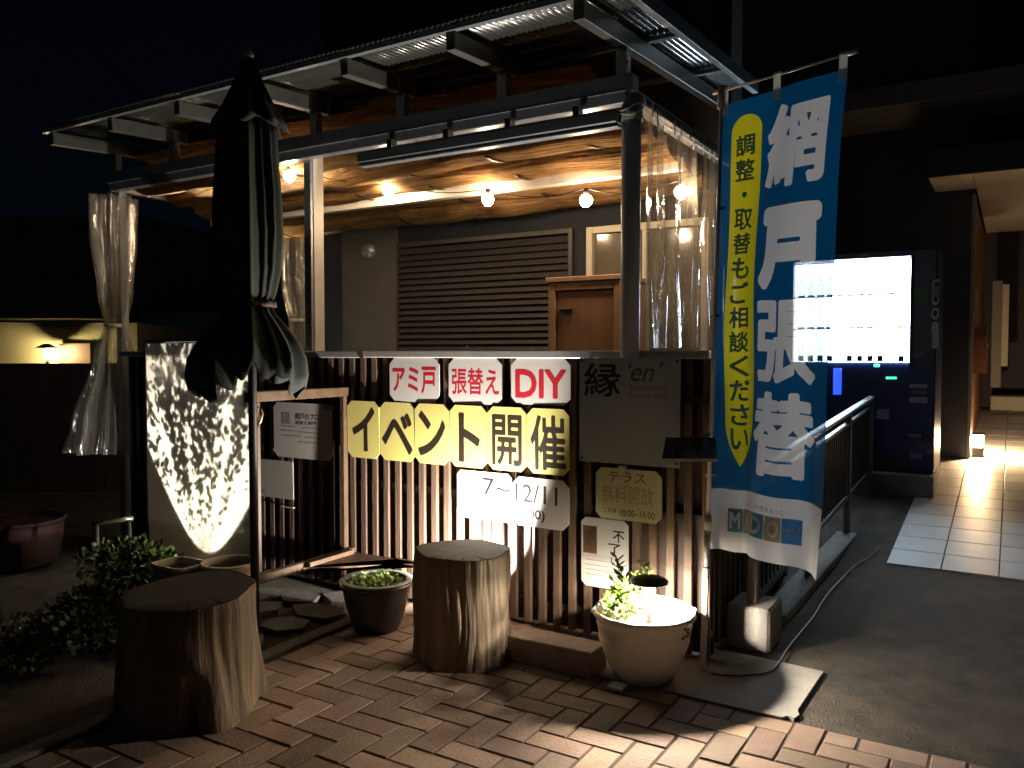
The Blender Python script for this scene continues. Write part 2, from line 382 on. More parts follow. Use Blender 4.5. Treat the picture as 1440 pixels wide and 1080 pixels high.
fr.box((wx0, WY - .035, wz0), (wx0 + q, WY + .05, wz1), .003).box((wx1 - q, WY - .035, wz0), (wx1, WY + .05, wz1), .003).box((wx0 + q, WY - .033, wz1 - q), (wx1 - q, WY + .05, wz1), .003).box((wx0 + q, WY - .033, wz0), (wx1 - q, WY + .05, wz0 + q), .003).box((mx - .02, WY - .03, wz0 + q), (mx + .02, WY + .05, wz1 - q), .003)
wf = fr.build('window', mat('cream_frame', (.62, .55, .44), .4), hs)
for a, b in ((wx0 + q, mx - .02), (mx + .02, wx1 - q)): MB().box((a, WY + .005, wz0 + q), (b, WY + .012, wz1 - q)).build('pane', mat('dark_glass', (.16, .14, .10), .12, spec=.8, noise=.3, nscale=3), wf)

# ================================================================== TERRACE FRAME AND ROOF
T0, T1 = -5.40, -1.52      # terrace left and right
ZB0, ZB1 = 2.525, 2.61
def rz(y): return 2.712 + .06 * (y - 3.05)
SX = [-5.42 + .645 * k for k in range(7)]
rf = thing('terrace_roof', 'aluminium terrace roof frame with clear corrugated sheets above string lights', 'terrace roof', (-3.4, PY, 0))
MB().box((T0 - .03, PY - .035, ZB0), (T1 + .03, PY + .045, ZB1), .004).build('beam', M_ALU(), rf)
MB().box((T0 + .02, PY - .075, ZB0 - .06), (T1 + .02, PY - .02, ZB0 - .003), .004).box((T0 + .02, PY - .09, ZB0 - .008), (T1 + .02, PY - .077, ZB0 + .004)).build('gutter', mat('gutter_metal', (.28, .29, .31), .3, .4, noise=.2, nscale=10), rf)
for x in (T0, T1): MB().box((x - .025, PY + .05, ZB0 - .05), (x + .025, 4.97, ZB0 + .03), .003).build('side_beam', M_WALU() if x == T0 else M_ALU(), rf)  # left beam paler: bulb light on its inner face put into the colour
for x in (T0, T1): MB().box((x - .03, PY - .01, 1.33) if x == T1 else (x - .03, PY - .01, 0), (x + .03, PY + .05, ZB0 - .003), .003).build('post', M_ALU(), rf)
px = at(441, 400, Y=PY).x
MB().box((px - .052, PY - .02, 0), (px, PY + .0, ZB0 - .062), .002).build('post', M_ALU(), rf)  # unlit front of the middle post, its shade put into darker metal
MB().box((px - .052, PY + .002, 0), (px + .004, PY + .085, ZB0 - .003), .003).build('post', M_WALU(), rf)  # same post, lit side: bulb light put into paler metal
MB().box((T0 + .03, 4.25, 2.33), (T1 - .03, 4.31, 2.405), .003).build('crossbeam', M_WALU(), rf)
for x in SX:
    MB().bar((x, 3.05, rz(3.05) + .04), (x, 4.97, rz(4.97) + .04), .05, .08, .003).build('rafter', mat('rafter_metal', (.15, .15, .135), .45, .35, noise=.25, nscale=12), rf)
    MB().box((x - .027, PY - .02, ZB1 + .002), (x + .027, PY + .03, rz(PY) - .002), .002).build('strut', M_ALU(), rf)
    cu = MB()  # gusset bolts
    cu.tube([(x + .028, PY, ZB1 + .05), (x + .033, PY, ZB1 + .05)], .006, 8); cu.tube([(x + .028, PY, ZB1 + .09), (x + .033, PY, ZB1 + .09)], .006, 8); cu.build('bolt', M_WALU(), rf)
for y in (3.05, 3.75, 4.45):
    MB().bar((T0 - .1, y, rz(y) + .093), (-1.36, y, rz(y) + .093), .03, .022).build('purlin', M_ALU(), rf)
pc = sheer('polycarbonate', (.12, .12, .10), 'x', clear=.55, rough=.2, gloss=.1, tr=.4)
edges = [T0 - .03] + [(SX[i] + SX[i + 1]) / 2 + .32 for i in range(1, 6)] + [-1.37]
edges = [T0 - .05] + [SX[i] for i in range(1, 7)] + [-1.37]
def sheet(x0, x1, dz):
    n = max(8, int((x1 - x0 + .03) / .0075)); m = MB(); yy = [3.02, 3.5, 4.2, 4.97]; vs = []
    for y in yy:
        for i in range(n + 1):
            x = x0 + (x1 + .03 - x0) * i / n; vs.append((x, y, rz(y) + .112 + dz + .0045 * cos(2 * pi * x / .032)))
    return m.add(vs, [(j * (n + 1) + i, j * (n + 1) + i + 1, (j + 1) * (n + 1) + i + 1, (j + 1) * (n + 1) + i) for j in range(3) for i in range(n)], True)
for i in range(len(edges) - 1): sheet(edges[i], edges[i + 1], .003 * (i % 2)).build('roof_sheet', pc, rf, solid=.0015)
MB().bar((-1.345, 3.0, rz(3.0) + .10), (-1.345, 4.97, rz(4.97) + .10), .035, .075, .003).build('fascia', mat('fascia_metal', (.26, .31, .34), .35, .5, noise=.25, nscale=9), rf)
MB().bar((-1.49, 3.56, ZB0 - .005), (-1.49, 4.95, ZB0 - .005), .02, .02).bar((-1.475, 3.56, ZB0 - .04), (-1.475, 4.95, ZB0 - .04), .03, .015).build('curtain_rail', mat('rail_metal', (.55, .57, .62), .25, .8), rf)
# roller blind box hung under the gutter
r0, r1 = at(507, 240, Y=PY - .13), at(874, 190, Y=PY - .13)
rb = thing('roller_blind_case', 'long slim grey awning case hung under the front gutter', 'awning case', (r0.x, PY - .13, 2.38))
MB().box((r0.x, PY - .17, 2.352), (r1.x, PY - .095, 2.418), .012).build('case', mat('case_metal', (.2, .22, .24), .35, .4, noise=.15, nscale=8), rb)
MB().box((r0.x + .02, PY - .165, 2.338), (r1.x, PY - .12, 2.35), .002).build('bottom_bar', M_ALU(), rb)
for t in (.12, .36, .6, .84):
    x = r0.x + (r1.x - r0.x) * t; MB().box((x, PY - .13, 2.419), (x + .03, PY - .08, 2.47)).build('bracket', M_DARK(), rb)
# downspout with elbow
ds = thing('downspout', 'thick grey rain pipe beside the right terrace corner', 'rain pipe', (-1.45, 3.385, 1))
MB().tube([(-1.452, 3.37, .95), (-1.452, 3.372, 1.6), (-1.452, 3.375, 2.38)], .043, 24).build('pipe', mat('pipe_plastic', (.66, .67, .70), .42, noise=.15, nscale=6), ds)
MB().tube([(-1.452, 3.375, 2.36), (-1.452, 3.38, 2.42), (-1.452, 3.42, 2.46)], .048, 24).build('elbow', mat('elbow_plastic', (.16, .17, .18), .42), ds)
MB().tube([(-1.452 + .052 * cos(t * .5), 3.375 + .052 * sin(t * .5), 2.37 + .012 * sin(t * 1.1) + .002 * t) for t in range(30)], .0028, 6).build('tie_wire', M_WHITE(), ds)

# reed screens lying as a ceiling, sagging between the beams
def reed_mat():
    m = mat('reed', (.50, .29, .125), .95, spec=.1, col2=(.085, .048, .024), nscale=3.6, stretch=(1.2, 5, 1.5)); N = m.node_tree.nodes; L = m.node_tree.links
    b = N['Principled BSDF']; tc = N.new('ShaderNodeTexCoord'); mp = N.new('ShaderNodeMapping'); mp.inputs['Scale'].default_value = (3, 90, 20); L.new(tc.outputs['Object'], mp.inputs[0])
    n = N.new('ShaderNodeTexNoise'); n.inputs['Scale'].default_value = 1; n.inputs['Detail'].default_value = 3; L.new(mp.outputs[0], n.inputs[0])
    bp = N.new('ShaderNodeBump'); bp.inputs['Strength'].default_value = 1; bp.inputs['Distance'].default_value = .03; L.new(n.outputs['Fac'], bp.inputs['Height']); L.new(bp.outputs[0], b.inputs['Normal'])
    tl_ = N.new('ShaderNodeBsdfTranslucent'); tl_.inputs[0].default_value = (.45, .28, .13, 1); mx_ = N.new('ShaderNodeMixShader'); mx_.inputs[0].default_value = .16
    L.new(b.outputs[0], mx_.inputs[1]); L.new(tl_.outputs[0], mx_.inputs[2]); L.new(mx_.outputs[0], N['Material Output'].inputs[0])
    return m
rm = reed_mat(); strips = [(3.57, 3.86), (3.84, 4.1), (4.08, 4.36), (4.34, 4.66), (4.64, 4.96)]
names = ['frontmost sagging reed screen of the terrace ceiling', 'second reed screen back from the front beam in the ceiling', 'reed screen above the row of bulbs in the ceiling', 'reed screen behind the pale crossbeam in the ceiling', 'rearmost reed screen touching the shutter wall']
for i, (y0, y1) in enumerate(strips):
    bz = 2.53 - .045 * i; ph = random.random() * 6
    def fz(x, v): return bz - .06 * abs(sin(pi * v)) ** .7 * (1 + .2 * sin(2.3 * x + ph)) - .005 * sin(9 * x + ph) + .03 * (v < .02)
    rs = thing('reed_screen', names[i], 'reed screen', (-3.4, y0, bz), 'reed screens of the terrace ceiling')
    MB().grid(lambda u, v: (T0 + .04 + (T1 - T0 - .08) * u, y0 + (y1 - y0) * v, fz(T0 + .04 + (T1 - T0 - .08) * u, v)), 60, 12).build('reeds', rm, rs)
    for k in range(6):
        x = T0 + .35 + k * .64 + random.uniform(-.1, .1)
        v0 = random.uniform(.1, .4)
        MB().grid(lambda u, v: (x + .03 * u + .05 * v, y0 + (y1 - y0) * (v0 + .45 * v), fz(x, v0 + .45 * v) - .007), 1, 6).build('tie', M_INK(), rs, solid=.002)

for i, (y0, y1, zz_) in enumerate(((3.60, 4.1, 2.745), (4.08, 4.6, 2.76))):
    rs = thing('reed_screen', ('upper reed screen lying above the front roof beam', 'upper reed screen further back under the corrugated sheets')[i], 'reed screen', (-3.4, y0, zz_), 'reed screens of the terrace ceiling')
    MB().grid(lambda u, v: (T0 + .04 + (T1 - T0 - .30) * u, y0 + (y1 - y0) * v, zz_ - .05 * sin(pi * v) - .005 * sin(26 * u + i)), 90, 8).build('reeds', rm, rs)
# string lights
def emis(name, col, st):
    if name in MATS: return MATS[name]
    return mat(name, (.8, .8, .8), emit=col, estr=st)
bm_ = emis('bulb_glow', (1, .72, .44), 220)
bulbs = [(407, 248, 3.62), (411, 317, 4.86), (546, 268, 4.12), (686, 281, 4.2), (824, 282, 4.2), (958, 270, 4.2)]
bl = ['string bulb by the umbrella, higher of the pair left of the middle post', 'string bulb above the tied curtain left of the middle post, lower of the pair', 'string bulb nearest the white middle post on its right side', 'string bulb above the middle of the louvre shutter', 'string bulb hanging above the cream window corner', 'string bulb shining through the clear side curtain']
wire_pts = []
for (px_, py_, Y_), lb in zip(bulbs, bl):
    p = at(px_, py_, Y=Y_)
    t = thing('string_bulb', lb, 'light bulb', p, 'string light bulbs under the terrace roof')
    MB().lathe([(0.001, -.038), (.017, -.034), (.032, -.016), (.037, .002), (.031, .02), (.016, .032), (.011, .034)], p, 16).build('bulb', bm_, t)
    MB().lathe([(.012, .034), (.015, .036), (.015, .065), (.004, .068), (.001, .068)], p, 12).build('socket', M_DARK(), t)
    wire_pts.append(p + Vector((0, 0, .067)))
order = [wire_pts[1], wire_pts[0], wire_pts[2], wire_pts[3], wire_pts[4], wire_pts[5]]
wp = []
for a, b in zip(order, order[1:]):
    for k in range(8):
        t = k / 8; wp.append(a.lerp(b, t) + Vector((0, 0, -.05 * sin(pi * t) * (1 if k else 0))))
wp.append(order[-1])
MB().tube(wp, .003, 6).build('electric_wire', M_DARK(), loc=wp[0], label='thin black cord carrying the string bulbs under the roof', cat='cord')

# wooden cabinet on the terrace
cb0, cb1 = at(771, 400, Y=4.3), at(872, 400, Y=4.3); cz = at(820, 388, Y=4.3).z
cabm = mat('cabinet_wood', (.45, .27, .15), .5, noise=.3, nscale=3, stretch=(6, 6, .7), bump=.12, bscale=14)
cb = thing('wooden_cabinet', 'light brown wooden cabinet standing behind the sill near the rain pipe', 'cabinet', (cb0.x, 4.3, .5))
x0, x1 = cb0.x, cb1.x
MB().box((x0, 4.33, .5), (x1, 4.7, cz - .03), .003).build('body', cabm, cb)
MB().box((x0 - .015, 4.29, cz - .03), (x1 + .01, 4.72, cz), .004).build('top', cabm, cb)
MB().box((x0, 4.3, .5), (x0 + .045, 4.329, cz - .032), .003).box((x1 - .04, 4.3, .5), (x1, 4.329, cz - .032), .003).box((x0 + .045, 4.3, cz - .08), (x1 - .04, 4.329, cz - .032), .003).build('face_frame', cabm, cb)
dr = MB().box((x0 + .05, 4.312, .5), (x1 - .045, 4.329, cz - .085), .004).build('door', mat('cabinet_door', (.34, .18, .10), .45, noise=.3, nscale=3, stretch=(6, 6, .7)), cb)
MB().box((x0 + .075, 4.292, cz - .2), (x0 + .16, 4.311, cz - .185), .003).build('handle', M_DARK(), dr)

# sill along the fence top
sl = MB(); sl.box((-5.25, FY - .03, 1.332), (at(432 + 80, 500, Y=FY).x, FY + .1, 1.357), .004); 
xm = at(514, 500, Y=FY).x
sill = thing('terrace_sill', 'long pale aluminium sill capping the slatted fence', 'sill', (-3, FY, 1.33))
MB().box((-5.25, FY - .03, 1.318), (xm - .004, FY + .1, 1.355), .004).build('sill_board', mat('sill_metal', (.62, .59, .56), .38, .35, noise=.2, nscale=9), sill)
MB().box((xm + .004, FY - .03, 1.320), (-1.10, FY + .1, 1.357), .004).build('sill_board', MATS['sill_metal'], sill)
MB().box((xm - .012, FY - .034, 1.318), (xm + .014, FY - .005, 1.36)).build('joint_cover', mat('rust', (.12, .06, .03), .8), sill)
MB().tube([at(655, 489, Y=FY - .01) + Vector((0, 0, 0)), at(658, 488, Y=FY) + Vector((0, 0, .006))], .006, 8).build('hook', M_DARK(), sill)

# ================================================================== SLATTED FENCE
fe = thing('slatted_fence', 'brown vertical slat fence along the front of the terrace', 'fence', (-3.2, FY, 0))
sw, pit = .037, .0812
sm_ = MB().box((-sw / 2, 0, .03), (sw / 2, .022, 1.322), .002).mesh('slat', M_SLAT())
PX0, PX1 = at(207, 600, Y=3.375).x - .022, at(350, 600, Y=3.375).x + .022
x = -1.115; i = 0
while x > -5.2:
    if PX0 - .02 < x < PX1 + .02: x -= pit; continue
    o = inst('slat', sm_, fe, (x, FY, random.uniform(-.004, .0))); i += 1; x -= pit
MB().box((PX1 + .002, FY + .06, .02), (-1.1, FY + .085, 1.32)).box((-5.22, FY + .06, .02), (PX0 - .002, FY + .085, 1.32)).build('backing_board', mat('backing', (.05, .028, .022), .7, noise=.4, nscale=6, stretch=(6, 6, 1)), fe)
for z in (.12, .62, 1.14):
    for a_, b_ in ((PX1 + .003, -1.1), (-5.22, PX0 - .003)): MB().box((a_, FY + .0225, z - .018), (b_, FY + .058, z + .018)).build('rail', M_DARK(), fe)
MB().box((-1.235, FY - .012, 1.128), (-1.095, FY - .001, 1.152)).build('clamp_bar', M_DARK(), fe)
# side fence, going back on the right
s2 = thing('side_fence', 'dark slat fence along the right side of the terrace', 'fence', (-1.13, 4.2, 0))
sm2 = MB().box((0, -sw / 2, .03), (.022, sw / 2, 1.322), .002).mesh('slat', M_SLAT())
y = 3.62
while y < 4.95: inst('slat', sm2, s2, (-1.135, y, 0)); y += pit * 1.0
MB().box((-1.16, 3.53, .02), (-1.14, 4.98, 1.32)).build('backing_board', MATS['backing'], s2)

# ================================================================== SIGNS ON THE FENCE
def octo(mb, x0, z0, x1, z1, Y, th, cx, cz_=None):
    cz_ = cz_ if cz_ is not None else cx
    p = [(x0 + cx, z0), (x1 - cx, z0), (x1, z0 + cz_), (x1, z1 - cz_), (x1 - cx, z1), (x0 + cx, z1), (x0, z1 - cz_), (x0, z0 + cz_)]
    return mb.add([(x, Y, z) for x, z in p] + [(x, Y + th, z) for x, z in p], [tuple(range(8)), tuple(range(15, 7, -1))] + [(i, i + 8, (i + 1) % 8 + 8, (i + 1) % 8) for i in range(8)])
def signbox(xl, xr, yt, yb, Y):
    a, b = at(xl, yt, Y=Y), at(xl, yb, Y=Y); return a.x, b.z, at(xr, yt, Y=Y).x, a.z
paper = mat('laminated_paper', (.78, .74, .70), .3, noise=.05, nscale=6, coat=.3)
yel = mat('yellow_paper', (.84, .73, .24), .3, noise=.06, nscale=5, coat=.3)
red = mat('red_ink', (.62, .02, .04), .45)
SY = FY - .018
def sign(name, label, px_box, m, texts, ink, cut=.03, Y=SY, group=None, th=.006, cat='sign'):
    x0, z0, x1, z1 = signbox(*px_box, Y)
    t = thing(name, label, cat, (x0, Y, z0), group); t.rotation_euler = (random.uniform(0, .015), random.uniform(-.006, .006), random.uniform(-.012, 0)) if Y == SY else (0, 0, 0)
    octo(MB(), x0, z0, x1, z1, Y, th, cut).build('plate', m, t)
    fm_ = lambda u, v: (x0 + (x1 - x0) * u, Y - .0003, z0 + (z1 - z0) * v)
    W_, H_ = x1 - x0, z1 - z0
    for (s, box, bold, *rr) in texts:
        k = rr[0] if rr else {}
        lettering(MB(), s, box, fm_, bold, res=k.get('res', 34), shear=k.get('shear', 0)).build('lettering', k.get('ink', ink), t)
    return t, (x0, z0, x1, z1), fm_
sign('red_letter_sign', 'white octagonal sign reading アミ戸 in red, leftmost of the top row', (548, 618, 503, 564), paper, [('アミ戸', (.06, .20, .94, .80), .022)], red, .035, group='red lettered signs under the sill')
sign('red_letter_sign', 'white octagonal sign reading 張替え in red, middle of the top row', (631, 706, 503, 566.5), paper, [('張替え', (.06, .2, .95, .78), .014)], red, .035, group='red lettered signs under the sill')
sign('red_letter_sign', 'white octagonal sign reading DIY in red, right end of the top row', (719, 803, 503.5, 568), paper, [('DIY', (.07, .14, .93, .76), .028)], red, .035, group='red lettered signs under the sill')
EV = [(489, 534, 'イ', 'leftmost', (.16, .12, .86, .90)), (534.6, 583, 'ベ', 'second', (.06, .12, .94, .82)), (583.6, 632, 'ン', 'third', (.1, .13, .9, .88)), (632.6, 685, 'ト', 'fourth', (.24, .08, .82, .88)), (685.6, 741, '開', 'fifth', (.12, .08, .88, .88)), (741.6, 802, '催', 'rightmost', (.08, .06, .92, .9))]
e0 = at(489, 563, Y=SY); e1 = at(489, 642, Y=SY)
for xa, xb, ch, pos, bx_ in EV:
    X0, X1 = at(xa, 600, Y=SY).x, at(xb, 600, Y=SY).x; u = (X0 + 2.0)
    zt_, zb_ = e0.z, e1.z
    t = thing('event_sign', 'yellow cut-corner sign with the black character %s, %s of its row' % (ch, pos), 'sign', (X0, SY, zb_), 'yellow event signs in a row'); t.rotation_euler = (random.uniform(0, .02), random.uniform(-.005, .005), random.uniform(-.02, 0))
    octo(MB(), X0 + .001, zb_, X1 - .001, zt_, SY, .006, .032).build('plate', yel, t)
    lettering(MB(), ch, bx_, lambda a, b: (X0 + (X1 - X0) * a, SY - .0003, zb_ + (zt_ - zb_) * b), (.016 if ch in '開催' else .03), 48).build('lettering', mat('brown_black_ink', (.03, .02, .014), .5), t)
sign('date_sign', 'brightly lit white sign with 7 and a wave dash, left date sheet', (643, 720, 660, 726), paper, [('7~', (.48, .52, .96, .88), .002)], M_INK(), .022, group='date sheets under the event signs')
sign('date_sign', 'white date sign reading 12/11 and 16:00, half in shadow', (721, 801, 669, 737), mat('shaded_paper', (.62, .60, .58), .35, noise=.06, nscale=5), [('12/11', (.05, .48, .8, .86), .008), ('16:00)', (.04, .10, .58, .36), .02)], M_INK(), .035, group='date sheets under the event signs')  # toned down from its lit twin, shade put into the paper colour
# silver plate sign
SG = FY - .105
st, sb, sf = sign('name_sign', 'large silver plate with the black character 縁 and the word en', (815, 957, 503, 648), mat('silver_plate', (.50, .53, .58), .45, 0, noise=.1, nscale=4),
                  [('縁', (.05, .63, .42, .95), .012), ("‘en’", (.50, .78, .84, .97), .004, {'shear': .35, 'ink': mat('grey_ink', (.12, .11, .10), .5)}), ('Kamakura', (.52, .70, .86, .76), 0, {'ink': mat('faint_ink', (.26, .24, .22), .5), 'res': 22}), ('Charm Bldg', (.50, .61, .90, .68), 0, {'ink': mat('faint_ink', (.26, .24, .22), .5), 'res': 22})], M_INK(), .004, SG)
for a, b in ((.03, .97), (.97, .97), (.03, .03), (.97, .04)):
    p = sf(a, b); MB().tube([(p[0], SG - .005, p[2]), (p[0], FY, p[2])], .006, 8).build('standoff', M_DARK(), st)
fa = mat('faded_red_ink', (.50, .30, .22), .5)
sign('terrace_sign', 'cream cut-corner sign reading テラス 無料開放 above faded letters', (838, 931, 656, 727), mat('cream_paper', (.74, .68, .46), .35, noise=.08, nscale=4), [('テラス', (.20, .74, .76, .93), .02, {'ink': mat('olive_ink', (.16, .14, .05), .5)}), ('無料開放', (.10, .33, .88, .68), .012, {'ink': fa}), ('ご利用', (.13, .12, .32, .22), .01, {'res': 20}), ('10:00~16:00', (.38, .08, .90, .22), .01, {'res': 24})], mat('grey_ink', (.12, .11, .10), .5), .028)
MB().box((at(870, 650, Y=SG).x, SG - .012, at(870, 665, Y=SG).z), (at(880, 650, Y=SG).x, SG + .02, at(870, 655, Y=SG).z), .002).build('sign_clip', M_WHITE(), loc=at(875, 660, Y=SG), label='small white clip between the silver plate and the terrace sign', cat='clip')
po, pb, pf = sign('calligraphy_poster', 'white poster with brown photo and brushed characters behind the pot plant', (818, 884, 726, 822), mat('poster_paper', (.62, .60, .56), .35, noise=.12, nscale=7), [('不', (.68, .68, .92, .85), .02), ('了', (.58, .50, .84, .66), .02), ('い', (.64, .35, .78, .46), .02)], M_INK(), .022)
def flatpatch(fm_, a, b, c, d, m, par, name, dy=0):
    pts_ = [fm_(a, b), fm_(c, b), fm_(c, d), fm_(a, d)]; return MB().add([(p[0], p[1] + dy, p[2]) for p in pts_], [(0, 1, 2, 3)]).build(name, m, par)
flatpatch(pf, .04, .48, .34, .88, mat('photo_print', (.18, .09, .05), .4, col2=(.03, .02, .02), nscale=14), po, 'photo')
tl = MB()
for k, (a, c) in enumerate(((.08, .7), (.08, .62), (.1, .75), (.1, .5))):
    z_ = .38 - k * .07; tl.add([pf(a, z_), pf(c, z_), pf(c, z_ + .014), pf(a, z_ + .014)], [(0, 1, 2, 3)])
tl.build('text_lines', mat('mid_ink', (.3, .28, .26), .5), po, kind='stuff')
# notices behind the rack
no, nb, nf = sign('rounded_notice', 'dim white notice with rounded corner and bold heading, right of the rack post', (385, 467, 565, 641), mat('notice_paper', (.66, .60, .55), .4, noise=.08, nscale=5), [('網戸のプロ', (.38, .70, .78, .82), .02, {'res': 22}), ('張替え専門', (.38, .61, .74, .68), .01, {'res': 18})], mat('grey_ink', (.12, .11, .10), .5), .03)
MB().grid(lambda u, v: (nf(.15 + .14 * u, 0)[0] , SY - .0006, nf(0, .61 + .2 * v)[2]), 1, 1).build('emblem', mat('mid_ink', (.3, .28, .26), .5), no)
tl = MB()
for z_, a, c in ((.56, .12, .38), (.55, .50, .82), (.48, .12, .40), (.47, .42, .84), (.39, .14, .48), (.38, .54, .84), (.29, .42, .84)):
    q_ = a
    while q_ < c: e_ = min(c, q_ + random.uniform(.02, .06)); tl.add([nf(q_, z_), nf(e_, z_), nf(e_, z_ + .018), nf(q_, z_ + .018)], [(0, 1, 2, 3)]); q_ = e_ + .012
tl.build('text_lines', mat('mid_ink', (.3, .28, .26), .5), no, kind='stuff')
for (a, b, c, d) in ((.86, .90, 1.06, 1.0), (.80, -.12, .92, -.02)):
    flatpatch(nf, a, b, c, d, sheer('tape', (.6, .6, .6), 'x', clear=.5, gloss=.3), no, 'tape', -.002)
n2, _, nf2 = sign('plain_notice', 'small blank grey sheet below the rounded notice', (365, 412, 645, 697), mat('grey_sheet', (.50, .47, .42), .45, noise=.1, nscale=5), [], M_INK(), .004)
flatpatch(nf2, .05, .08, .16, .2, mat('mid_ink', (.3, .28, .26), .5), n2, 'stamp', -.002)
b_ = at(396, 712, Y=SY); c_ = at(413, 714, Y=SY)
MB().box((b_.x, SY - .004, b_.z - .003), (c_.x, SY + .01, b_.z + .003)).build('metal_strip', M_WALU(), loc=b_, label='short shiny metal strip on the fence below the plain sheet', cat='metal strip')

# ================================================================== LIGHT PANEL WITH PLANT SHADOWS
PNY = 3.375
p0, p1 = at(207, 600, Y=PNY), at(350, 600, Y=PNY); pz1 = at(207, 483, Y=PNY).z
pn = thing('glowing_screen', 'tall frosted panel glowing with shadows of leafy twigs', 'light panel', (p0.x, PNY, 0))
MB().box((p0.x, PNY, .03), (p1.x, PNY + .004, pz1), .001).build('screen', sheer('frosted_acrylic', (.90, .87, .80), 'x', clear=0, rough=.4, gloss=.03, tr=.72), pn)
MB().box((p0.x - .02, PNY - .004, 0), (p0.x - .001, PNY + .27, pz1 + .01)).build('frame', M_DARK(), pn)  # frame deepened into a box, added to stop the spotlight leaking sideways
MB().box((p1.x + .001, PNY - .004, 0), (p1.x + .02, PNY + .27, pz1 + .01)).build('frame', M_DARK(), pn)
MB().box((p0.x - .02, PNY - .004, pz1 + .012), (p1.x + .02, PNY + .27, pz1 + .024)).build('frame', M_DARK(), pn)  # closed box top, added to stop light leaking up to the roof
LP = Vector((at(292, 780, Y=PNY).x, PNY + .165, .055))
def spot(name, label, loc, aim, en, ang, blend, col, rad=.008, hr=.03, hl=.06):
    loc, aim = Vector(loc), Vector(aim); d = (aim - loc).normalized()
    t = thing(name, label, 'garden light', loc)
    l = bpy.data.lights.new('beam', 'SPOT'); l.energy = en; l.spot_size = ang; l.spot_blend = blend; l.color = col; l.shadow_soft_size = rad
    lo_ = bpy.data.objects.new('beam', l); COL.objects.link(lo_); lo_.parent = t; lo_.rotation_euler = d.to_track_quat('-Z', 'Y').to_euler()
    MB().tube([loc - d * .012, loc - d * .03, loc - d * hl], [hr, hr, hr * .55], 18).build('housing', M_DARK(), t)
    a = loc - d * (hl * .6); MB().tube([a, (a.x, a.y, 0)], .007, 8).build('stake', M_DARK(), t)
    return t
spot('panel_spotlight', 'dark spotlight at the foot of the glowing panel', LP, LP + Vector((0.0, -sin(R(36)), cos(R(36)))), 1000, R(92), .04, (1, .95, .84), .006)
shb = thing('twiggy_shrub', 'leafy shrub seen as shadows on the glowing panel', 'shrub', (LP.x, PNY + .06, 0))
tw = MB(); lf = MB(); rnd = random.Random(11)
px_m = lambda px_, py_: at(px_, py_, Y=PNY)
def shadow_pt(px_, py_, gap):
    """place in the gap behind the panel whose shadow lands where the photo shows it"""
    s = px_m(px_, py_); k = 1 - gap / .165
    return LP + (s - LP) * k
def leaf(mb, c, d, s, wd, nrm):
    d = d.normalized(); sd = d.cross(nrm).normalized() * (s * wd)
    pts_ = [c, c + d * s * .3 + sd * .8, c + d * s * .65 + sd * .9, c + d * s, c + d * s * .65 - sd * .9, c + d * s * .3 - sd * .8]
    mb.add(pts_, [(0, 1, 2, 3), (0, 3, 4, 5)])
stems = []
for k in range(24):
    x1_ = 203 + 150 * (k + rnd.random()) / 24; y1_ = rnd.uniform(476, 560) if k % 3 else rnd.uniform(560, 650)
    if 300 < x1_ < 330 and k % 2: continue
    base = (288 + rnd.uniform(-10, 12), 778); pts_ = []
    gp_ = rnd.uniform(.012, .04); bend = rnd.uniform(-12, 12)
    for q in range(13):
        t = q / 12; xx = base[0] + (x1_ - base[0]) * (t ** .75) + bend * sin(pi * t); yy = base[1] + (y1_ - base[1]) * t
        pts_.append(shadow_pt(xx, yy, gp_))
        if q > 2:
            dr_ = (pts_[-1] - pts_[-2]).normalized(); hh = (790 - yy) / 310
            for sd_ in (-1, 1, rnd.choice((-1, 1))):
                if rnd.random() < .25 or (hh < .35 and rnd.random() < .5): continue
                an = sd_ * rnd.uniform(.25, .95); dd_ = Vector((dr_.x * cos(an) - dr_.z * sin(an), rnd.uniform(-.05, .05), dr_.x * sin(an) + dr_.z * cos(an)))
                leaf(lf, pts_[-1].lerp(pts_[-2], rnd.random()), dd_, (.012 + .085 * hh) * rnd.uniform(.6, 1.2), rnd.uniform(.22, .40), Vector((0, 1, 0)))
    tw.tube(pts_, [.0012 * (1 - .5 * q / 12) for q in range(13)], 5, False)
def dens(x, y):
    """how leafy the shrub is, around its open middle channel"""
    ch = 318 + (640 - y) * .16       # pale diagonal gap
    d = 1.0
    if abs(x - ch) < 13 and y > 520: d = .12
    if y > 640: d *= .62
    if y > 700: d *= .30
    if x < 232 and 500 < y < 560: d *= .35
    if 238 < x < 285 and 560 < y < 610: d *= 1.4
    return d
cnt = 0
while cnt < 650:
    x_, y_ = rnd.uniform(200, 356), 478 + 282 * rnd.random() ** 1.0
    h_ = (790 - y_) / 310; 
    if abs(x_ - 286) > 40 + 100 * h_ or (y_ > 690 and rnd.random() < .45): continue
    cl = .5 + .5 * sin(x_ * .13 + 3 * sin(y_ * .021)) * sin(y_ * .07 + 2 * sin(x_ * .05))
    if rnd.random() > dens(x_, y_) * (.12 + 1.1 * cl * cl + (1.0 if y_ < 600 else 0)): continue
    gp_ = rnd.uniform(.006, .03); c = shadow_pt(x_, y_, gp_); an = rnd.gauss(pi / 2, .75)
    d = Vector((cos(an), rnd.uniform(-.1, .1), sin(an))); leaf(lf, c, d, (.007 + .027 * h_) * rnd.uniform(.5, 2.1), .42, Vector((rnd.uniform(-.25, .25), 1, rnd.uniform(-.3, .3)))); cnt += 1
tw.build('twigs', mat('bark', (.08, .055, .035), .8), shb, kind='stuff'); lf.build('foliage', mat('dark_leaf', (.05, .06, .03), .6), shb, kind='stuff')
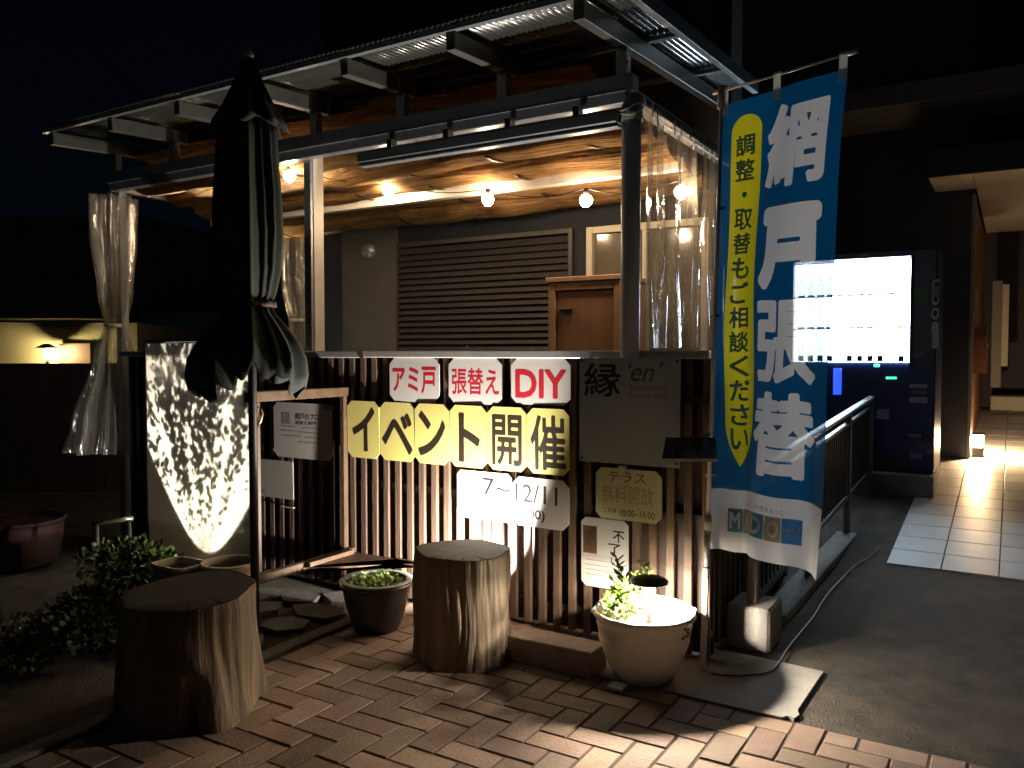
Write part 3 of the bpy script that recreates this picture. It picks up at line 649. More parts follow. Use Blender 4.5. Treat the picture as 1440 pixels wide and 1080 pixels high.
# pots in front of the panel
def potloc(px_, py_, D): p = at(px_, py_, D=D); return p
c = at(252, 791, D=3.9)
pr = thing('square_planter', 'pale rimmed square planter in front of the glowing panel', 'planter', (c.x, c.y, 0))
bd = MB(); hw, hd = .115, .085
def rr(hw, hd, z, n=6, r=.03):
    o = []
    for sx_, sy_, a0 in ((1, 1, 0), (-1, 1, pi / 2), (-1, -1, pi), (1, -1, 3 * pi / 2)):
        for k in range(n + 1): a = a0 + pi / 2 * k / n; o.append((c.x + sx_ * (hw - r) + r * cos(a), c.y + sy_ * (hd - r) + r * sin(a), z))
    return o
rings = [rr(.085, .06, 0), rr(.105, .078, c.z - .02), rr(.118, .088, c.z - .02), rr(.118, .088, c.z), rr(.106, .078, c.z), rr(.1, .074, c.z - .04)]
vs = sum(rings, []); nn = len(rings[0])
bd.add(vs, [(i * nn + k, i * nn + (k + 1) % nn, (i + 1) * nn + (k + 1) % nn, (i + 1) * nn + k) for i in range(5) for k in range(nn)], True); bd.build('pot', mat('tan_plastic', (.5, .42, .3), .45), pr)
MB().add(rr(.101, .074, c.z - .035), [tuple(range(nn))]).build('soil', M_SOIL(), pr)
def roundpot(name, label, c, R0, Rb, H, m, n=40, soilz=.03, rim=.012):
    t = thing(name, label, 'planter', (c[0], c[1], 0))
    pr_ = [(0.001, 0.002), (Rb, 0), (Rb + (R0 - Rb) * .35, H * .22), (Rb + (R0 - Rb) * .72, H * .6), (R0 * .955, H * .86), (R0 * .965, H - .022), (R0 + .004, H - .02), (R0 + .006, H - .006), (R0, H), (R0 - rim, H), (R0 - rim - .004, H - .02), (R0 * .88, H * .75), (Rb + .01, H * .3)]
    MB().lathe(pr_, (c[0], c[1], 0), n).build('pot', m, t)
    k = R0 - rim - .006
    MB().grid(lambda u, v: (c[0] + k * u * cos(2 * pi * v), c[1] + k * u * sin(2 * pi * v), H - soilz + .004 * sin(20 * u + 9 * v)), 8, 32).build('soil', M_SOIL(), t)
    return t
c2 = at(322, 789, D=3.82)
roundpot('round_planter', 'round tan rimmed planter in front of the panel beside the rack post', (c2.x, c2.y), .125, .09, c2.z, mat('tan_plastic', (.5, .42, .3), .45))

# ================================================================== RACK, BOARD, CLIP
rk = thing('wooden_rack', 'brown wooden frame with tall posts and top bar beside the umbrella', 'rack', (-3.2, 3.1, 0))
A = at(358, 555, D=4.05); Bk = at(483, 541, Y=FY - .03); A = Vector((Bk.x - .0, A.y, A.z)); t_ = A.x
A = at(358, 560, X=Bk.x); ztop = at(358, 551, X=Bk.x).z
MB().box((Bk.x - .018, A.y - .02, .2), (Bk.x + .018, A.y + .02, ztop - .05), .003).build('post', M_WOOD(), rk)
MB().box((Bk.x - .015, FY - .045, .1), (Bk.x + .015, FY - .012, ztop - .05), .003).build('post', M_WOOD(), rk)
MB().box((Bk.x - .022, A.y - .05, ztop - .05), (Bk.x + .022, FY - .01, ztop), .003).build('top_bar', M_WOOD(), rk)
zl = at(358, 812, X=Bk.x).z
MB().box((Bk.x + .02, A.y - .05, zl - .022), (Bk.x + .06, FY - .01, zl + .022), .003).build('lower_rail', M_WOOD(), rk)
zb = .235
Q = [at(418, 797, Z=zb), at(505, 792, Z=zb), at(580, 784, Z=zb)]
bp = [(Q[0].x, Q[0].y), (Q[1].x, Q[1].y), (Q[2].x, Q[2].y), (Q[2].x + .12, 3.40), (Bk.x + .07, 3.40), (Bk.x + .07, Q[0].y)]
n = len(bp); MB().add([(x, y, zb) for x, y in bp] + [(x, y, zb - .022) for x, y in bp], [tuple(range(n)), tuple(range(2 * n - 1, n - 1, -1))] + [(i, i + n, (i + 1) % n + n, (i + 1) % n) for i in range(n)]).build('shelf_board', M_WOOD(), rk)
MB().box((Q[2].x, 3.33, 0), (Q[2].x + .04, 3.37, zb - .022)).build('leg', M_WOOD(), rk)
MB().box((Bk.x + .075, Q[0].y + .02, zb + .0015), (Bk.x + .1, 3.36, zb + .026), .002).build('edge_strip', M_WOOD(), rk)
h = at(364, 558, D=A.length * .93); h = Vector((Bk.x + .03, A.y - .03, ztop - .06)); 
cl = thing('brass_clip', 'brass spring clip hanging on a cord from the rack bar', 'clip', h)
brass = mat('brass', (.75, .55, .22), .3, .9)
c0 = at(366, 575, D=(h - CAMP).dot(FWD)); c1 = at(361, 600, D=(h - CAMP).dot(FWD))
MB().tube([h, (h + c0) / 2, c0], .003, 6).build('cord', brass, cl)
MB().tube([c0, c0 + (c1 - c0) * .3 + RGT * .016, c0 + (c1 - c0) * .7 + RGT * .012, c1], [.005, .007, .007, .009], 8).build('hook', brass, cl)
MB().tube([c0, c1], .0035, 6).build('gate', brass, cl)

# ================================================================== CLOSED PARASOL
ub = Vector((-2.86, 2.47, 0)); D0 = (ub - CAMP).dot(FWD)
cc = at(352, 300, D=D0)
um = thing('closed_parasol', 'folded dark green garden parasol tied shut on its pole', 'parasol', (cc.x, cc.y, 0))
um_m = mat('parasol_cloth', (.032, .04, .032), .85, noise=.25, nscale=10, bump=.3, bscale=300)
def zat(py_): return at(352, py_, D=D0).z
pr_ = [(82, .012), (100, .035), (125, .065), (150, .10), (168, .135), (180, .15)]
MB().lathe([(r, zat(y_)) for y_, r in pr_], (cc.x, cc.y, 0), 48, lambda t, i, r, z: (r * (1 + .16 * cos(8 * t + .4)), z - .035 * (i / 5) ** 2 * cos(8 * t + .4) * .6)).build('vent_cap', um_m, um, solid=.004)
body = [(150, .075), (190, .118), (230, .125), (280, .137), (330, .142), (380, .13), (410, .108), (428, .088), (440, .10), (460, .155), (480, .205), (500, .24), (520, .25), (536, .24)]
def ub_fn(t, i, r, z):
    crease = lambda a: 1 - 2 * abs(sin(a / 2)) ** .75
    k = max(0, (i - 8) / 5); f = crease(8 * t + .5 * sin(3 * t)); g_ = cos(3 * t + 1)
    f2 = crease(13 * t + 2.1 + .8 * sin(2 * t) + z); rr_ = r * (1 + (.11 + .03 * k) * f + .09 * g_ * (.5 + k) + .05 * f2 + .018 * cos(23 * t + 3 * z)) * (1 - .30 * k * max(0, cos(t - 5.2)))
    return rr_, z + k * k * (.022 * f + .02 * f2 + .055 * cos(2 * t + 1.2))
MB().lathe([(r, zat(y_)) for y_, r in body], (cc.x, cc.y, 0), 200, ub_fn).build('canopy', um_m, um, solid=.003)
MB().lathe([(.098, zat(432)), (.103, zat(432)), (.103, zat(424)), (.098, zat(424))], (cc.x, cc.y, 0), 40, lambda t, i, r, z: (r * (1 + .06 * cos(8 * t)), z)).build('tie_strap', mat('strap_cloth', (.06, .03, .02), .8), um)
MB().tube([(cc.x, cc.y, .02), (cc.x, cc.y, zat(90))], .019, 16).build('pole', M_DARK(), um)
MB().lathe([(.0, 0), (.022, .004), (.026, .02), (.018, .035), (.006, .05), (.001, .052)], (cc.x, cc.y, zat(86)), 16).build('finial', M_ALU(), um)
MB().lathe([(.001, .05), (.035, .05), (.04, .0)], (cc.x, cc.y, 0.01), 20).build('base', M_DARK(), um)

# ================================================================== STUMPS
def stump_mat(nm, c1, c2):
    m = mat(nm, c1, .8, col2=c2, nscale=2.2, stretch=(4, 4, .35)); N = m.node_tree.nodes; L = m.node_tree.links; b = N['Principled BSDF']
    tc = N.new('ShaderNodeTexCoord'); mp = N.new('ShaderNodeMapping'); mp.inputs['Scale'].default_value = (30, 30, 1.6); L.new(tc.outputs['Object'], mp.inputs[0])
    n = N.new('ShaderNodeTexNoise'); n.inputs['Scale'].default_value = 1.6; n.inputs['Detail'].default_value = 6; L.new(mp.outputs[0], n.inputs[0])
    bp_ = N.new('ShaderNodeBump'); bp_.inputs['Strength'].default_value = .8; bp_.inputs['Distance'].default_value = .012; L.new(n.outputs['Fac'], bp_.inputs['Height']); L.new(bp_.outputs[0], b.inputs['Normal'])
    return m
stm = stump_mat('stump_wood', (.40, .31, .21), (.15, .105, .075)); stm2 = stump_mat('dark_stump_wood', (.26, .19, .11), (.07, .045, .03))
def ring_mat(nm, c1, c2):
    m = mat(nm, c1, .85, col2=c2, nscale=6, bump=.0); N = m.node_tree.nodes; L = m.node_tree.links; b = N['Principled BSDF']
    tc = N.new('ShaderNodeTexCoord'); wv = N.new('ShaderNodeTexWave'); wv.wave_type = 'RINGS'; wv.rings_direction = 'Z'; wv.inputs['Scale'].default_value = 14; wv.inputs['Distortion'].default_value = 6; wv.inputs['Detail'].default_value = 4
    L.new(tc.outputs['Object'], wv.inputs[0]); bp_ = N.new('ShaderNodeBump'); bp_.inputs['Strength'].default_value = .3; bp_.inputs['Distance'].default_value = .004; bp_.inputs['Strength'].default_value = .12; L.new(wv.outputs['Fac'], bp_.inputs['Height']); L.new(bp_.outputs[0], b.inputs['Normal'])
    return m
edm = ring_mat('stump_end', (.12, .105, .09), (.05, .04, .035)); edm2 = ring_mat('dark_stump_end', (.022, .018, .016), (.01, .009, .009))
def stump(label, c, rb, rt, H, seed, cracks, tilt=(0, 0), notch=None, flare=0, ms=None):
    ma, me_ = ms or (stm, edm)
    rd = random.Random(seed); t = thing('log_stump', label, 'stump', (c[0], c[1], 0), 'log stumps used as seats')
    ph = [rd.uniform(0, 6.28) for _ in range(6)]
    cracks = list(cracks) + [(rd.uniform(0, 6.28), rd.uniform(.003, .010), rd.uniform(.012, .03)) for _ in range(22)]
    def fn(th, i, r, z):
        k = z / H
        r *= 1 + .035 * sin(2 * th + ph[0]) + .03 * sin(3 * th + ph[1]) + .012 * sin(7 * th + ph[2]) + .006 * sin(17 * th + ph[3] + 2 * k) + .004 * sin(31 * th + ph[4])
        r += .010 * sin(5 * th + 4 * k + ph[1]) * sin(3.1 * k + ph[2])
        r += flare * (1 - k) ** 2 * max(0, sin(4 * th + ph[5])) 
        for (a, d_, w_) in cracks:
            dd = (th - a - .05 * sin(6 * k + a) + pi) % (2 * pi) - pi; r -= d_ * math.exp(-(dd / w_) ** 2) * (.55 + .45 * sin(5 * k + 7 * a))
        if notch:
            dd = (th - notch[0] + pi) % (2 * pi) - pi; r -= notch[1] * math.exp(-(dd / notch[2]) ** 2) * max(0, 1 - k / notch[3]) ** .5
        return r, z + k * (tilt[0] * r * cos(th) + tilt[1] * r * sin(th))
    prof = [(rb + (rt - rb) * (k / 14) ** .7, H * k / 14) for k in range(15)]; prof[-1] = (rt - .004, H)
    MB().lathe(prof, (c[0], c[1], 0), 300, fn).build('trunk', ma, t)
    m = MB()
    m.grid(lambda u, v: (lambda q_: (c[0] + q_[0] * cos(2 * pi * v), c[1] + q_[0] * sin(2 * pi * v), q_[1]))(
        (lambda a: (a[0] * u, H + (a[1] - H) * u - .004 * (1 - u) - (.009 * u * sum(math.exp(-(((2 * pi * v - q_[0] + pi) % (2 * pi) - pi) / .03) ** 2) for q_ in cracks[:3]) * min(1, (u - .5) * 2) if u > .5 else 0) - (.010 if u > .97 else 0)))(fn(2 * pi * v, 0, rt - .002, H))), 24, 240)
    m.build('cut_end', me_, t)
    return t
s1 = at(648, 945, Z=0); cdir = Vector((FW0.x, FW0.y, 0))
c = s1 + cdir * .19; STUMP1 = c
vt = math.atan2(-cdir.y, -cdir.x)     # direction towards the camera
stump('tall round log stump standing in front of the lit slats', (c.x, c.y), .213, .208, .475, 3, [(vt + .02, .012, .035), (vt + .5, .006, .03), (vt - .7, .007, .03), (vt + 1.1, .008, .05), (vt + .28, .004, .02)])
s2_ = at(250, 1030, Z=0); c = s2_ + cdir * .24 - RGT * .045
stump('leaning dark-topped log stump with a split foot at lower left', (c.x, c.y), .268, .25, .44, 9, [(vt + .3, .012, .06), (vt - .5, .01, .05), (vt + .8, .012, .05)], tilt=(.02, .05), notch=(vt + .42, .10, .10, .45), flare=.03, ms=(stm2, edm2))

# concrete block by the fence
kb0 = at(712.6, 929, Z=0)
MB().box((kb0.x, kb0.y, 0), (kb0.x + .41, kb0.y + .15, .112), .005).build('kerb_block', mat('block_concrete', (.36, .27, .21), .8, noise=.3, nscale=9, bump=.5, bscale=80), loc=(kb0.x, kb0.y, 0), label='long low concrete block on the bricks between stump and white pot', cat='block')

# ================================================================== WHITE POT WITH GARDEN LAMP
pc_ = at(912, 970, Z=0) + cdir * .12
wpm = sheer('white_pot_plastic', (.80, .74, .62), 'x', clear=0, rough=.35, gloss=.06, tr=.006)
PH = .292
wpt = thing('white_pot', 'large round white plastic pot glowing at its rim', 'planter', (pc_.x, pc_.y, 0))
prof = [(.001, .004), (.10, .004), (.115, .012), (.15, .07), (.17, .12), (.185, .165), (.187, .172), (.184, .178), (.193, .225), (.196, .232), (.193, .24), (.196, .26), (.206, .262), (.212, .27), (.21, .28), (.203, PH), (.196, .28), (.19, .262), (.186, .24), (.17, .2)]
MB().lathe(prof, (pc_.x, pc_.y, 0), 72).build('pot', wpm, wpt)
MB().grid(lambda u, v: (pc_.x + .186 * u * cos(2 * pi * v), pc_.y + .186 * u * sin(2 * pi * v), .238 + .012 * sin(11 * u + 4 * v) * u * (1 - u) * 4), 10, 48).build('soil', mat('pale_gravel', (.16, .13, .10), .9, noise=.4, nscale=60, bump=1, bscale=90), wpt)
for sgn in (-1, 1):
    q_ = pc_ + RGT * (sgn * .205) + Vector((0, 0, .275)); MB().tube([q_ + RGT * (sgn * (.012 * cos(a))) + Vector((0, 0, .012 * sin(a) + .006)) for a in [k * .55 - .6 for k in range(9)]], .0038, 6).build('rim_hook', M_WHITE(), wpt)
LB = pc_ + RGT * .012 - cdir * .05
gl = thing('solar_lamp', 'mushroom garden lamp with black disc top standing in the white pot', 'garden light', (LB.x, LB.y, .24))
MB().lathe([(.001, .022), (.03, .02), (.06, .013), (.074, .004), (.078, -.002), (.076, -.008), (.05, -.010), (.001, -.010)], (LB.x, LB.y, .420), 36).build('cap', mat('lamp_black', (.02, .02, .02), .3), gl)
MB().lathe([(.001, .0), (.022, .0), (.024, -.028), (.014, -.036), (.001, -.036)], (LB.x, LB.y, .405), 20).build('diffuser', emis('lamp_glow', (1, .88, .7), 700), gl)
MB().add([(LB.x + .036 * cos(a * pi / 12), LB.y + .036 * sin(a * pi / 12), .4085) for a in range(24)], [tuple(range(23, -1, -1))]).build('led_ring', emis('led_glow', (1, .86, .68), 7000), gl)
MB().tube([(LB.x, LB.y, .23), (LB.x, LB.y, .37)], .009, 10).build('stake', M_WHITE(), gl)
# small plants in the pot
def sprig(mb, base, top, n, s, rd, spread=1.):
    for k in range(n):
        t = .25 + .75 * k / max(1, n - 1); p = Vector(base).lerp(Vector(top), t); a = k * 2.4 + rd.uniform(-.4, .4)
        d = Vector((cos(a), sin(a), .45 + .3 * t)); leaf(mb, p, d, s * rd.uniform(.75, 1.2), .26, Vector((rd.uniform(-.3, .3), rd.uniform(-.3, .3), 1)))
brl = mat('bright_leaf', (.16, .26, .04), .45, noise=.3, nscale=20); rd = random.Random(4)
pp = thing('pot_plant', 'leafy green sprigs growing in the white pot beside the lamp', 'plant', (pc_.x, pc_.y, .24))
lv = MB(); stm_ = MB()
for (px_, py_, n_) in ((868, 785, 26), (873, 800, 22), (880, 812, 20), (862, 815, 16), (905, 795, 18), (912, 800, 16), (893, 806, 14)):
    dd = D0 = (pc_ - CAMP).dot(FWD) + rd.uniform(-.02, .07); tp = at(px_, py_, D=dd); bs = Vector((pc_.x + (tp.x - pc_.x) * .75, pc_.y + (tp.y - pc_.y) * .75, .24))
    stm_.tube([bs, bs.lerp(tp, .5) + Vector((.004, 0, 0)), tp], .0022, 5, False); sprig(lv, bs, tp, n_, .036, rd)
for k in range(170):
    tp = pc_ + RGT * rd.uniform(-.17, -.045) + cdir * rd.uniform(-.14, .08) + Vector((0, 0, rd.uniform(.27, .36)))
    leaf(lv, tp, Vector((rd.uniform(-1, 1), rd.uniform(-1, 1), rd.uniform(-.1, 1))), rd.uniform(.022, .04), .3, Vector((rd.uniform(-1, 1), rd.uniform(-1, 1), 1)))
for k in range(9):
    tp = pc_ + RGT * rd.uniform(-.15, -.05) + cdir * rd.uniform(-.12, .06); stm_.tube([(tp.x, tp.y, .235), (tp.x + .006, tp.y, .29), (tp.x - .004, tp.y + .004, .345)], .002, 5, False)
q_ = pc_ + RGT * .14 - cdir * .14
for k in range(14): leaf(lv, q_ + Vector((rd.uniform(-.02, .02), rd.uniform(-.01, .01), .27 + rd.uniform(-.05, .02))), Vector((rd.uniform(-1, 1), rd.uniform(-1, 0), rd.uniform(-.8, .3))), .02, .3, Vector((0, -1, .5)))
stm_.build('stems', M_LEAF(), pp, kind='stuff'); lv.build('leaves', brl, pp, kind='stuff', label='small bright green pointed leaves')
pl = at(865, 975, Z=0)
MB().box((pl.x - .04, pl.y, .006), (pl.x + .03, pl.y + .07, .02), .003).build('pale_saucer', mat('blue_grey_plastic', (.4, .45, .5), .4), loc=pl, label='small pale flat piece lying at the left foot of the white pot', cat='tray')

# round dark pot with green ground plant
g0 = at(525, 893, Z=0) + cdir * .10
gpm = mat('dark_glazed_pot', (.05, .055, .06), .3, noise=.2, nscale=7)
gt = roundpot('round_dark_pot', 'dark round pot of green succulents beside the tall stump', (g0.x, g0.y), .172, .105, .235, gpm, 48, .02, .03)
MB().lathe([(.146, .2355), (.176, .237), (.178, .243), (.17, .247), (.146, .244)], (g0.x, g0.y, 0), 48).build('rim', mat('pale_rim', (.30, .32, .28), .35), gt)
gg = MB(); rd = random.Random(8)
for k in range(420):
    a, r_ = rd.uniform(0, 2 * pi), .13 * rd.random() ** .5; p = Vector((g0.x + r_ * cos(a), g0.y + r_ * sin(a), .22)); a2 = rd.uniform(0, 2 * pi)
    leaf(gg, p, Vector((cos(a2), sin(a2), rd.uniform(.1, 1.0))), rd.uniform(.025, .055), .17, Vector((0, 0, 1)))
pq = thing('succulent_plant', 'spiky yellow-green plant filling the dark round pot', 'plant', (g0.x, g0.y, .22)); gg.build('leaves', mat('succulent_leaf', (.22, .30, .07), .5, noise=.3, nscale=20), pq, kind='stuff')

# spotlight behind the tall stump
SPL = Vector((at(684, 800, Y=3.255).x, 3.255, .285))
spot('fence_spotlight', 'bright spotlight hidden behind the tall stump lighting the slats', SPL, SPL + Vector((-.65, .58, .60)), 230, R(150), .30, (1, .92, .82), .015, .022, .05)

# ================================================================== BANNER
base = Vector((-1.09, 3.319, 0)); top = at(1016, 128, D=3.45)
bn = thing('banner_pole', 'thin white pole with top arm carrying the blue banner', 'flag pole', base)
polem = mat('pole_white', (.70, .66, .60), .4)
def pole_at(z): return base.lerp(top, z / top.z)
MB().tube([pole_at(.01), pole_at(.62)], .0135, 14).build('lower_pole', polem, bn)
MB().tube([pole_at(.62), pole_at(2.45)], .0095, 14).build('upper_pole', polem, bn)
MB().tube([pole_at(.60), pole_at(.66)], .017, 14).build('collar', M_WHITE(), bn)
MB().tube([pole_at(.44), pole_at(.447)], .0145, 14).build('ring', M_DARK(), bn)
armend = at(1207, 71, D=2.955)
MB().tube([top - (armend - top).normalized() * .05, armend], .0055, 10).build('arm', polem, bn)
MB().tube([armend - (armend - top).normalized() * .05, armend], .009, 10).build('arm_cap', M_WHITE(), bn)
MB().tube([pole_at(top.z - .075), pole_at(top.z + .02)], .02, 12).build('top_joint', mat('joint_plastic', (.5, .48, .44), .4), bn)
fA, fB = at(1019, 150, D=3.44), at(1191, 98, D=2.975)
ZT, ZBm = 2.385, .508
nrm = Vector((fB.y - fA.y, -(fB.x - fA.x), 0)).normalized()
if nrm.dot(CAMP - fA) < 0: nrm = -nrm
dU = Vector((fB.x - fA.x, fB.y - fA.y, 0))
def cloth(u, v, off=0):
    """u across, v down the banner"""
    sway = Vector((-.045, -.06, 0)) * v + Vector((-.02, 0.0, 0)) * sin(pi * v) * u
    amp = .008 + .026 * v * v
    d = amp * sin(9.5 * u + 1.3 + 1.5 * v) * (.3 + .7 * min(1, u * 3)) + .010 * sin(23 * u - 3 * v) * v ** 2 + .02 * v * sin(5 * v + 2 * u) + .006 * sin(14 * v + 6 * u)
    p = Vector((fA.x, fA.y, 0)) + dU * (u * (1 - .03 * v)) + sway + nrm * (d + off)
    z = ZT - (ZT - ZBm) * v + .022 * sin(pi * u) * v + .004 * sin(18 * u) * v
    return Vector((p.x, p.y, z))
def cloth_mat(name, col): return sheer(name, col, 'x', clear=.07, rough=.6, gloss=.02, tr=.55, bump=.5, bscale=9)
cb_, cy_, cw_ = cloth_mat('banner_blue', (.003, .105, .27)), cloth_mat('banner_yellow', (.82, .74, .02)), cloth_mat('banner_white', (.88, .86, .84))
ct_, cbr_ = cloth_mat('banner_teal', (.01, .14, .28)), cloth_mat('banner_olive', (.26, .21, .10))
fg = thing('banner', 'tall blue and white banner with large characters 網戸張替', 'banner', (fA.x, fA.y, ZBm))
VW = .862
cu0, cu1, cv0, cv1 = .095, .345, .035, .81
NU, NV = 168, 430
gus = np.linspace(0, 1, NU + 1); gvs = np.linspace(0, VW, NV + 1); GU, GV = np.meshgrid(gus, gvs)
LF = np.full(GU.shape, -.5)
for ch, (va, vb) in zip('網戸張替', ((.035, .212), (.25, .425), (.448, .625), (.642, .822))):
    sg = segments(ch); gx0, gx1 = min(sg[:, 0].min(), sg[:, 2].min()), max(sg[:, 0].max(), sg[:, 2].max()); gy0, gy1 = min(sg[:, 1].min(), sg[:, 3].min()), max(sg[:, 1].max(), sg[:, 3].max())
    bo_ = .08 if ch == '戸' else .036
    m_ = (GU > .35) & (GU < .95) & (GV > va - .02) & (GV < vb + .02)
    ux = gx0 - bo_ + (GU[m_] - .40) / .495 * (gx1 - gx0 + 2 * bo_); uy = gy1 + bo_ - (GV[m_] - va) / (vb - va) * (gy1 - gy0 + 2 * bo_)
    LF[m_] = field(sg, np.stack([ux, uy], 1), bo_)
tt = (GV - cv0) / (cv1 - cv0); hw_ = np.ones(GU.shape)
hw_ = np.where(tt < .045, np.sqrt(np.clip(1 - ((.045 - tt) / .045) ** 2, 0, 1)), hw_); hw_ = np.where(tt > .88, np.clip(1 - (np.clip(tt - .88, 0, 9) / .12) ** 1.7, 0, 1), hw_)
KF = (cu1 - cu0) / 2 * hw_ - np.abs(GU - (cu0 + cu1) / 2 - .03 * tt); KF = np.where((tt < 0) | (tt > 1), -.05, KF)
for nm_, F_, m__ in (('blue_field', -np.maximum(LF, KF), cb_), ('lettering', LF, cw_), ('yellow_capsule', KF, cy_)):
    vs_, fs_ = march(F_, gus, gvs, 3); MB().add([cloth(u_, v_) for u_, v_ in vs_], fs_, True).build(nm_, m__, fg)
MB().grid(lambda u, v: cloth(u, VW + v * (1 - VW)), 60, 16).build('white_field', cw_, fg)
cm = lambda u, v: cloth(u, 1 - v, .0025); cm2 = lambda u, v: cloth(u, 1 - v, .005)
cenx = lambda v: (cu0 + cu1) / 2 + .03 * (v - cv0) / (cv1 - cv0)
txt = '調整・取替もご相談ください'; vy = .075; stp = (.775 - .075) / len(txt)
for ch in txt:
    c_ = cenx(vy + stp / 2)
    if ch == '・': bx_ = (c_ - .022, 1 - vy - stp * .62, c_ + .022, 1 - vy - stp * .38)
    else: bx_ = (c_ - .078, 1 - vy - stp * .94, c_ + .078, 1 - vy - stp * .06)
    lettering(MB(), ch, bx_, cm2, .024, 30, merge=False).build('lettering', cb_, fg); vy += stp
lx = [.175, .30, .425, .56, .69, .82]
for k, (ch, mm_) in enumerate(zip('MADO', (ct_, cbr_, ct_, cbr_))):
    MB().grid(lambda u, v: cm(lx[k] + (lx[k + 1] - lx[k] - .006) * u, .045 + .052 * v), 6, 4).build('logo_square', mm_, fg)
    lettering(MB(), ch, (lx[k] + .018, .052, lx[k + 1] - .022, .090), cm2, .04, 26, merge=False).build('lettering', cw_, fg)
MB().grid(lambda u, v: cm(lx[4] + (lx[5] - lx[4]) * u, .045 + .052 * v), 6, 4).build('logo_square', cloth_mat('logo_blue', (.01, .2, .5)), fg)
lettering(MB(), 'ショップ', (lx[4] + .012, .068, lx[5] - .012, .080), cm2, .02, 18, merge=False).build('lettering', cw_, fg)
lettering(MB(), 'ニッポンの窓をもっと', (.33, .104, .70, .116), cm, .0, 16, merge=False).build('lettering', mat('brown_ink', (.2, .12, .1), .6), fg)
for u in (.02, .47, .97):   # tabs looping over the arm
    p = cloth(u, 0); q_ = top.lerp(armend, (p - Vector((top.x, top.y, p.z))).length / (armend - top).length)
    MB().grid(lambda a, b: (cloth(min(1, max(0, u + (a - .5) * .07)), .025 * (1 - b), .004) if b < .5 else Vector((p.x, p.y, 0)) + dU * ((a - .5) * .06) + nrm * .007 + Vector((0, 0, p.z + (q_.z + .008 - p.z) * (b - .4) / .6))), 2, 8).build('tab', cloth_mat('tab_cloth', (.6, .58, .48)), fg)
for v in (.23, .47, .83):
    p = cloth(0, v); q_ = pole_at(p.z); MB().tube([p + dU * .05, p, q_ - dU * .03], .007, 8).build('side_clip', M_DARK() if v < .8 else M_WHITE(), fg)
# small solar panel clamped on the pole
pa = at(970, 640, D=3.33)
so_ = thing('solar_charger', 'small black solar panel tray clamped to the banner pole', 'solar panel', pa)
c0_, c1_ = at(931, 644, D=3.27), at(1009, 644, D=3.27); u0_, u1_ = at(936, 615, D=3.40), at(1006, 615, D=3.40)
dn = Vector((0, 0, -.012))
MB().add([c0_, c1_, u1_, u0_, c0_ + dn, c1_ + dn, u1_ + dn, u0_ + dn], [(0, 1, 2, 3), (7, 6, 5, 4), (0, 4, 5, 1), (1, 5, 6, 2), (2, 6, 7, 3), (3, 7, 4, 0)]).build('cell_panel', mat('cell_black', (.012, .012, .016), .25, coat=.5), so_)
MB().bar(c0_ + Vector((0, 0, -.008)) - FW0 * .006, c1_ + Vector((0, 0, -.008)) - FW0 * .006, .008, .012).build('front_edge', mat('lit_edge', (.6, .55, .4), .5), so_)  # pale strip: light caught on the front lip, put into its colour
MB().tube([pole_at(1.0), (u1_ + u0_) / 2], .007, 8).build('clamp', M_DARK(), so_)

# ================================================================== CLEAR VINYL CURTAINS
vin = sheer('clear_vinyl', (.85, .80, .70), 'x', clear=.90, rough=.07, gloss=.30, tr=.5, bump=1.0, bscale=26)
vin2 = sheer('bunched_vinyl', (.80, .76, .64), 'x', clear=.80, rough=.12, gloss=.3, tr=.5, bump=1.0, bscale=22)
sc_ = thing('side_curtain', 'clear vinyl curtain hanging along the right side of the terrace', 'curtain', (-1.47, 3.56, 1.36))
def curt(u, v):
    y = 3.56 + 1.36 * u; a = .018 + .022 * v
    return (-1.47 + a * sin(46 * u + 2 * sin(9 * u)) + .01 * sin(90 * u + 3 * v) + .006 * sin(8 * v + 20 * u), y + .012 * sin(60 * u) * v, 2.44 - 1.07 * v)
MB().grid(curt, 220, 30).build('vinyl', vin, sc_)
for k in range(12):
    u = (k + .3) / 12; p = curt(u, .0); MB().tube([(p[0], p[1], 2.43), (p[0], p[1], 2.50)], .004, 6).build('hanger', M_WHITE(), sc_)
def bunch(label, prof, c, seed, fl, sq=1.):
    t = thing('tied_curtain', label, 'curtain', (c[0], c[1], prof[-1][1]), 'clear curtains tied back')
    rd = random.Random(seed); ph = [rd.uniform(0, 6) for _ in range(4)]
    fn = lambda th, i, r, z: (r * (1 + .28 * sin(7 * th + ph[0] + z) + .12 * sin(13 * th + ph[1]) + .08 * sin(19 * th + ph[2] + 3 * z)), z + (.03 * sin(3 * th + ph[3]) if i == len(prof) - 1 else 0))
    pf_ = []
    for (r0_, z0_, x0_), (r1_, z1_, x1_) in zip(prof, prof[1:]):
        for k in range(6): s = k / 6; s2__ = s * s * (3 - 2 * s); pf_.append((r0_ + (r1_ - r0_) * s2__, z0_ + (z1_ - z0_) * s, x0_ + (x1_ - x0_) * s2__))
    pf_.append(prof[-1]); m = MB(); m.lathe([(p[0], p[1]) for p in pf_], (0, 0, 0), 120, fn)
    nv = 120; m.v = [(c[0] + v[0] + RGT.x * pf_[i // nv][2], c[1] + v[1] * sq + RGT.y * pf_[i // nv][2], v[2]) for i, v in enumerate(m.v)]
    m.build('vinyl', vin2, t)
    zt_ = prof[fl][1]; x_ = prof[fl][2]
    MB().lathe([(prof[fl][0] * 1.12, zt_ - .012), (prof[fl][0] * 1.2, zt_), (prof[fl][0] * 1.12, zt_ + .012)], (c[0] + RGT.x * x_, c[1] + RGT.y * x_, 0), 30).build('tie', M_WHITE(), t)
lc = at(160, 400, Y=PY - .02); Dl = (lc - CAMP).dot(FWD); zz = lambda y_: at(160, y_, D=Dl).z
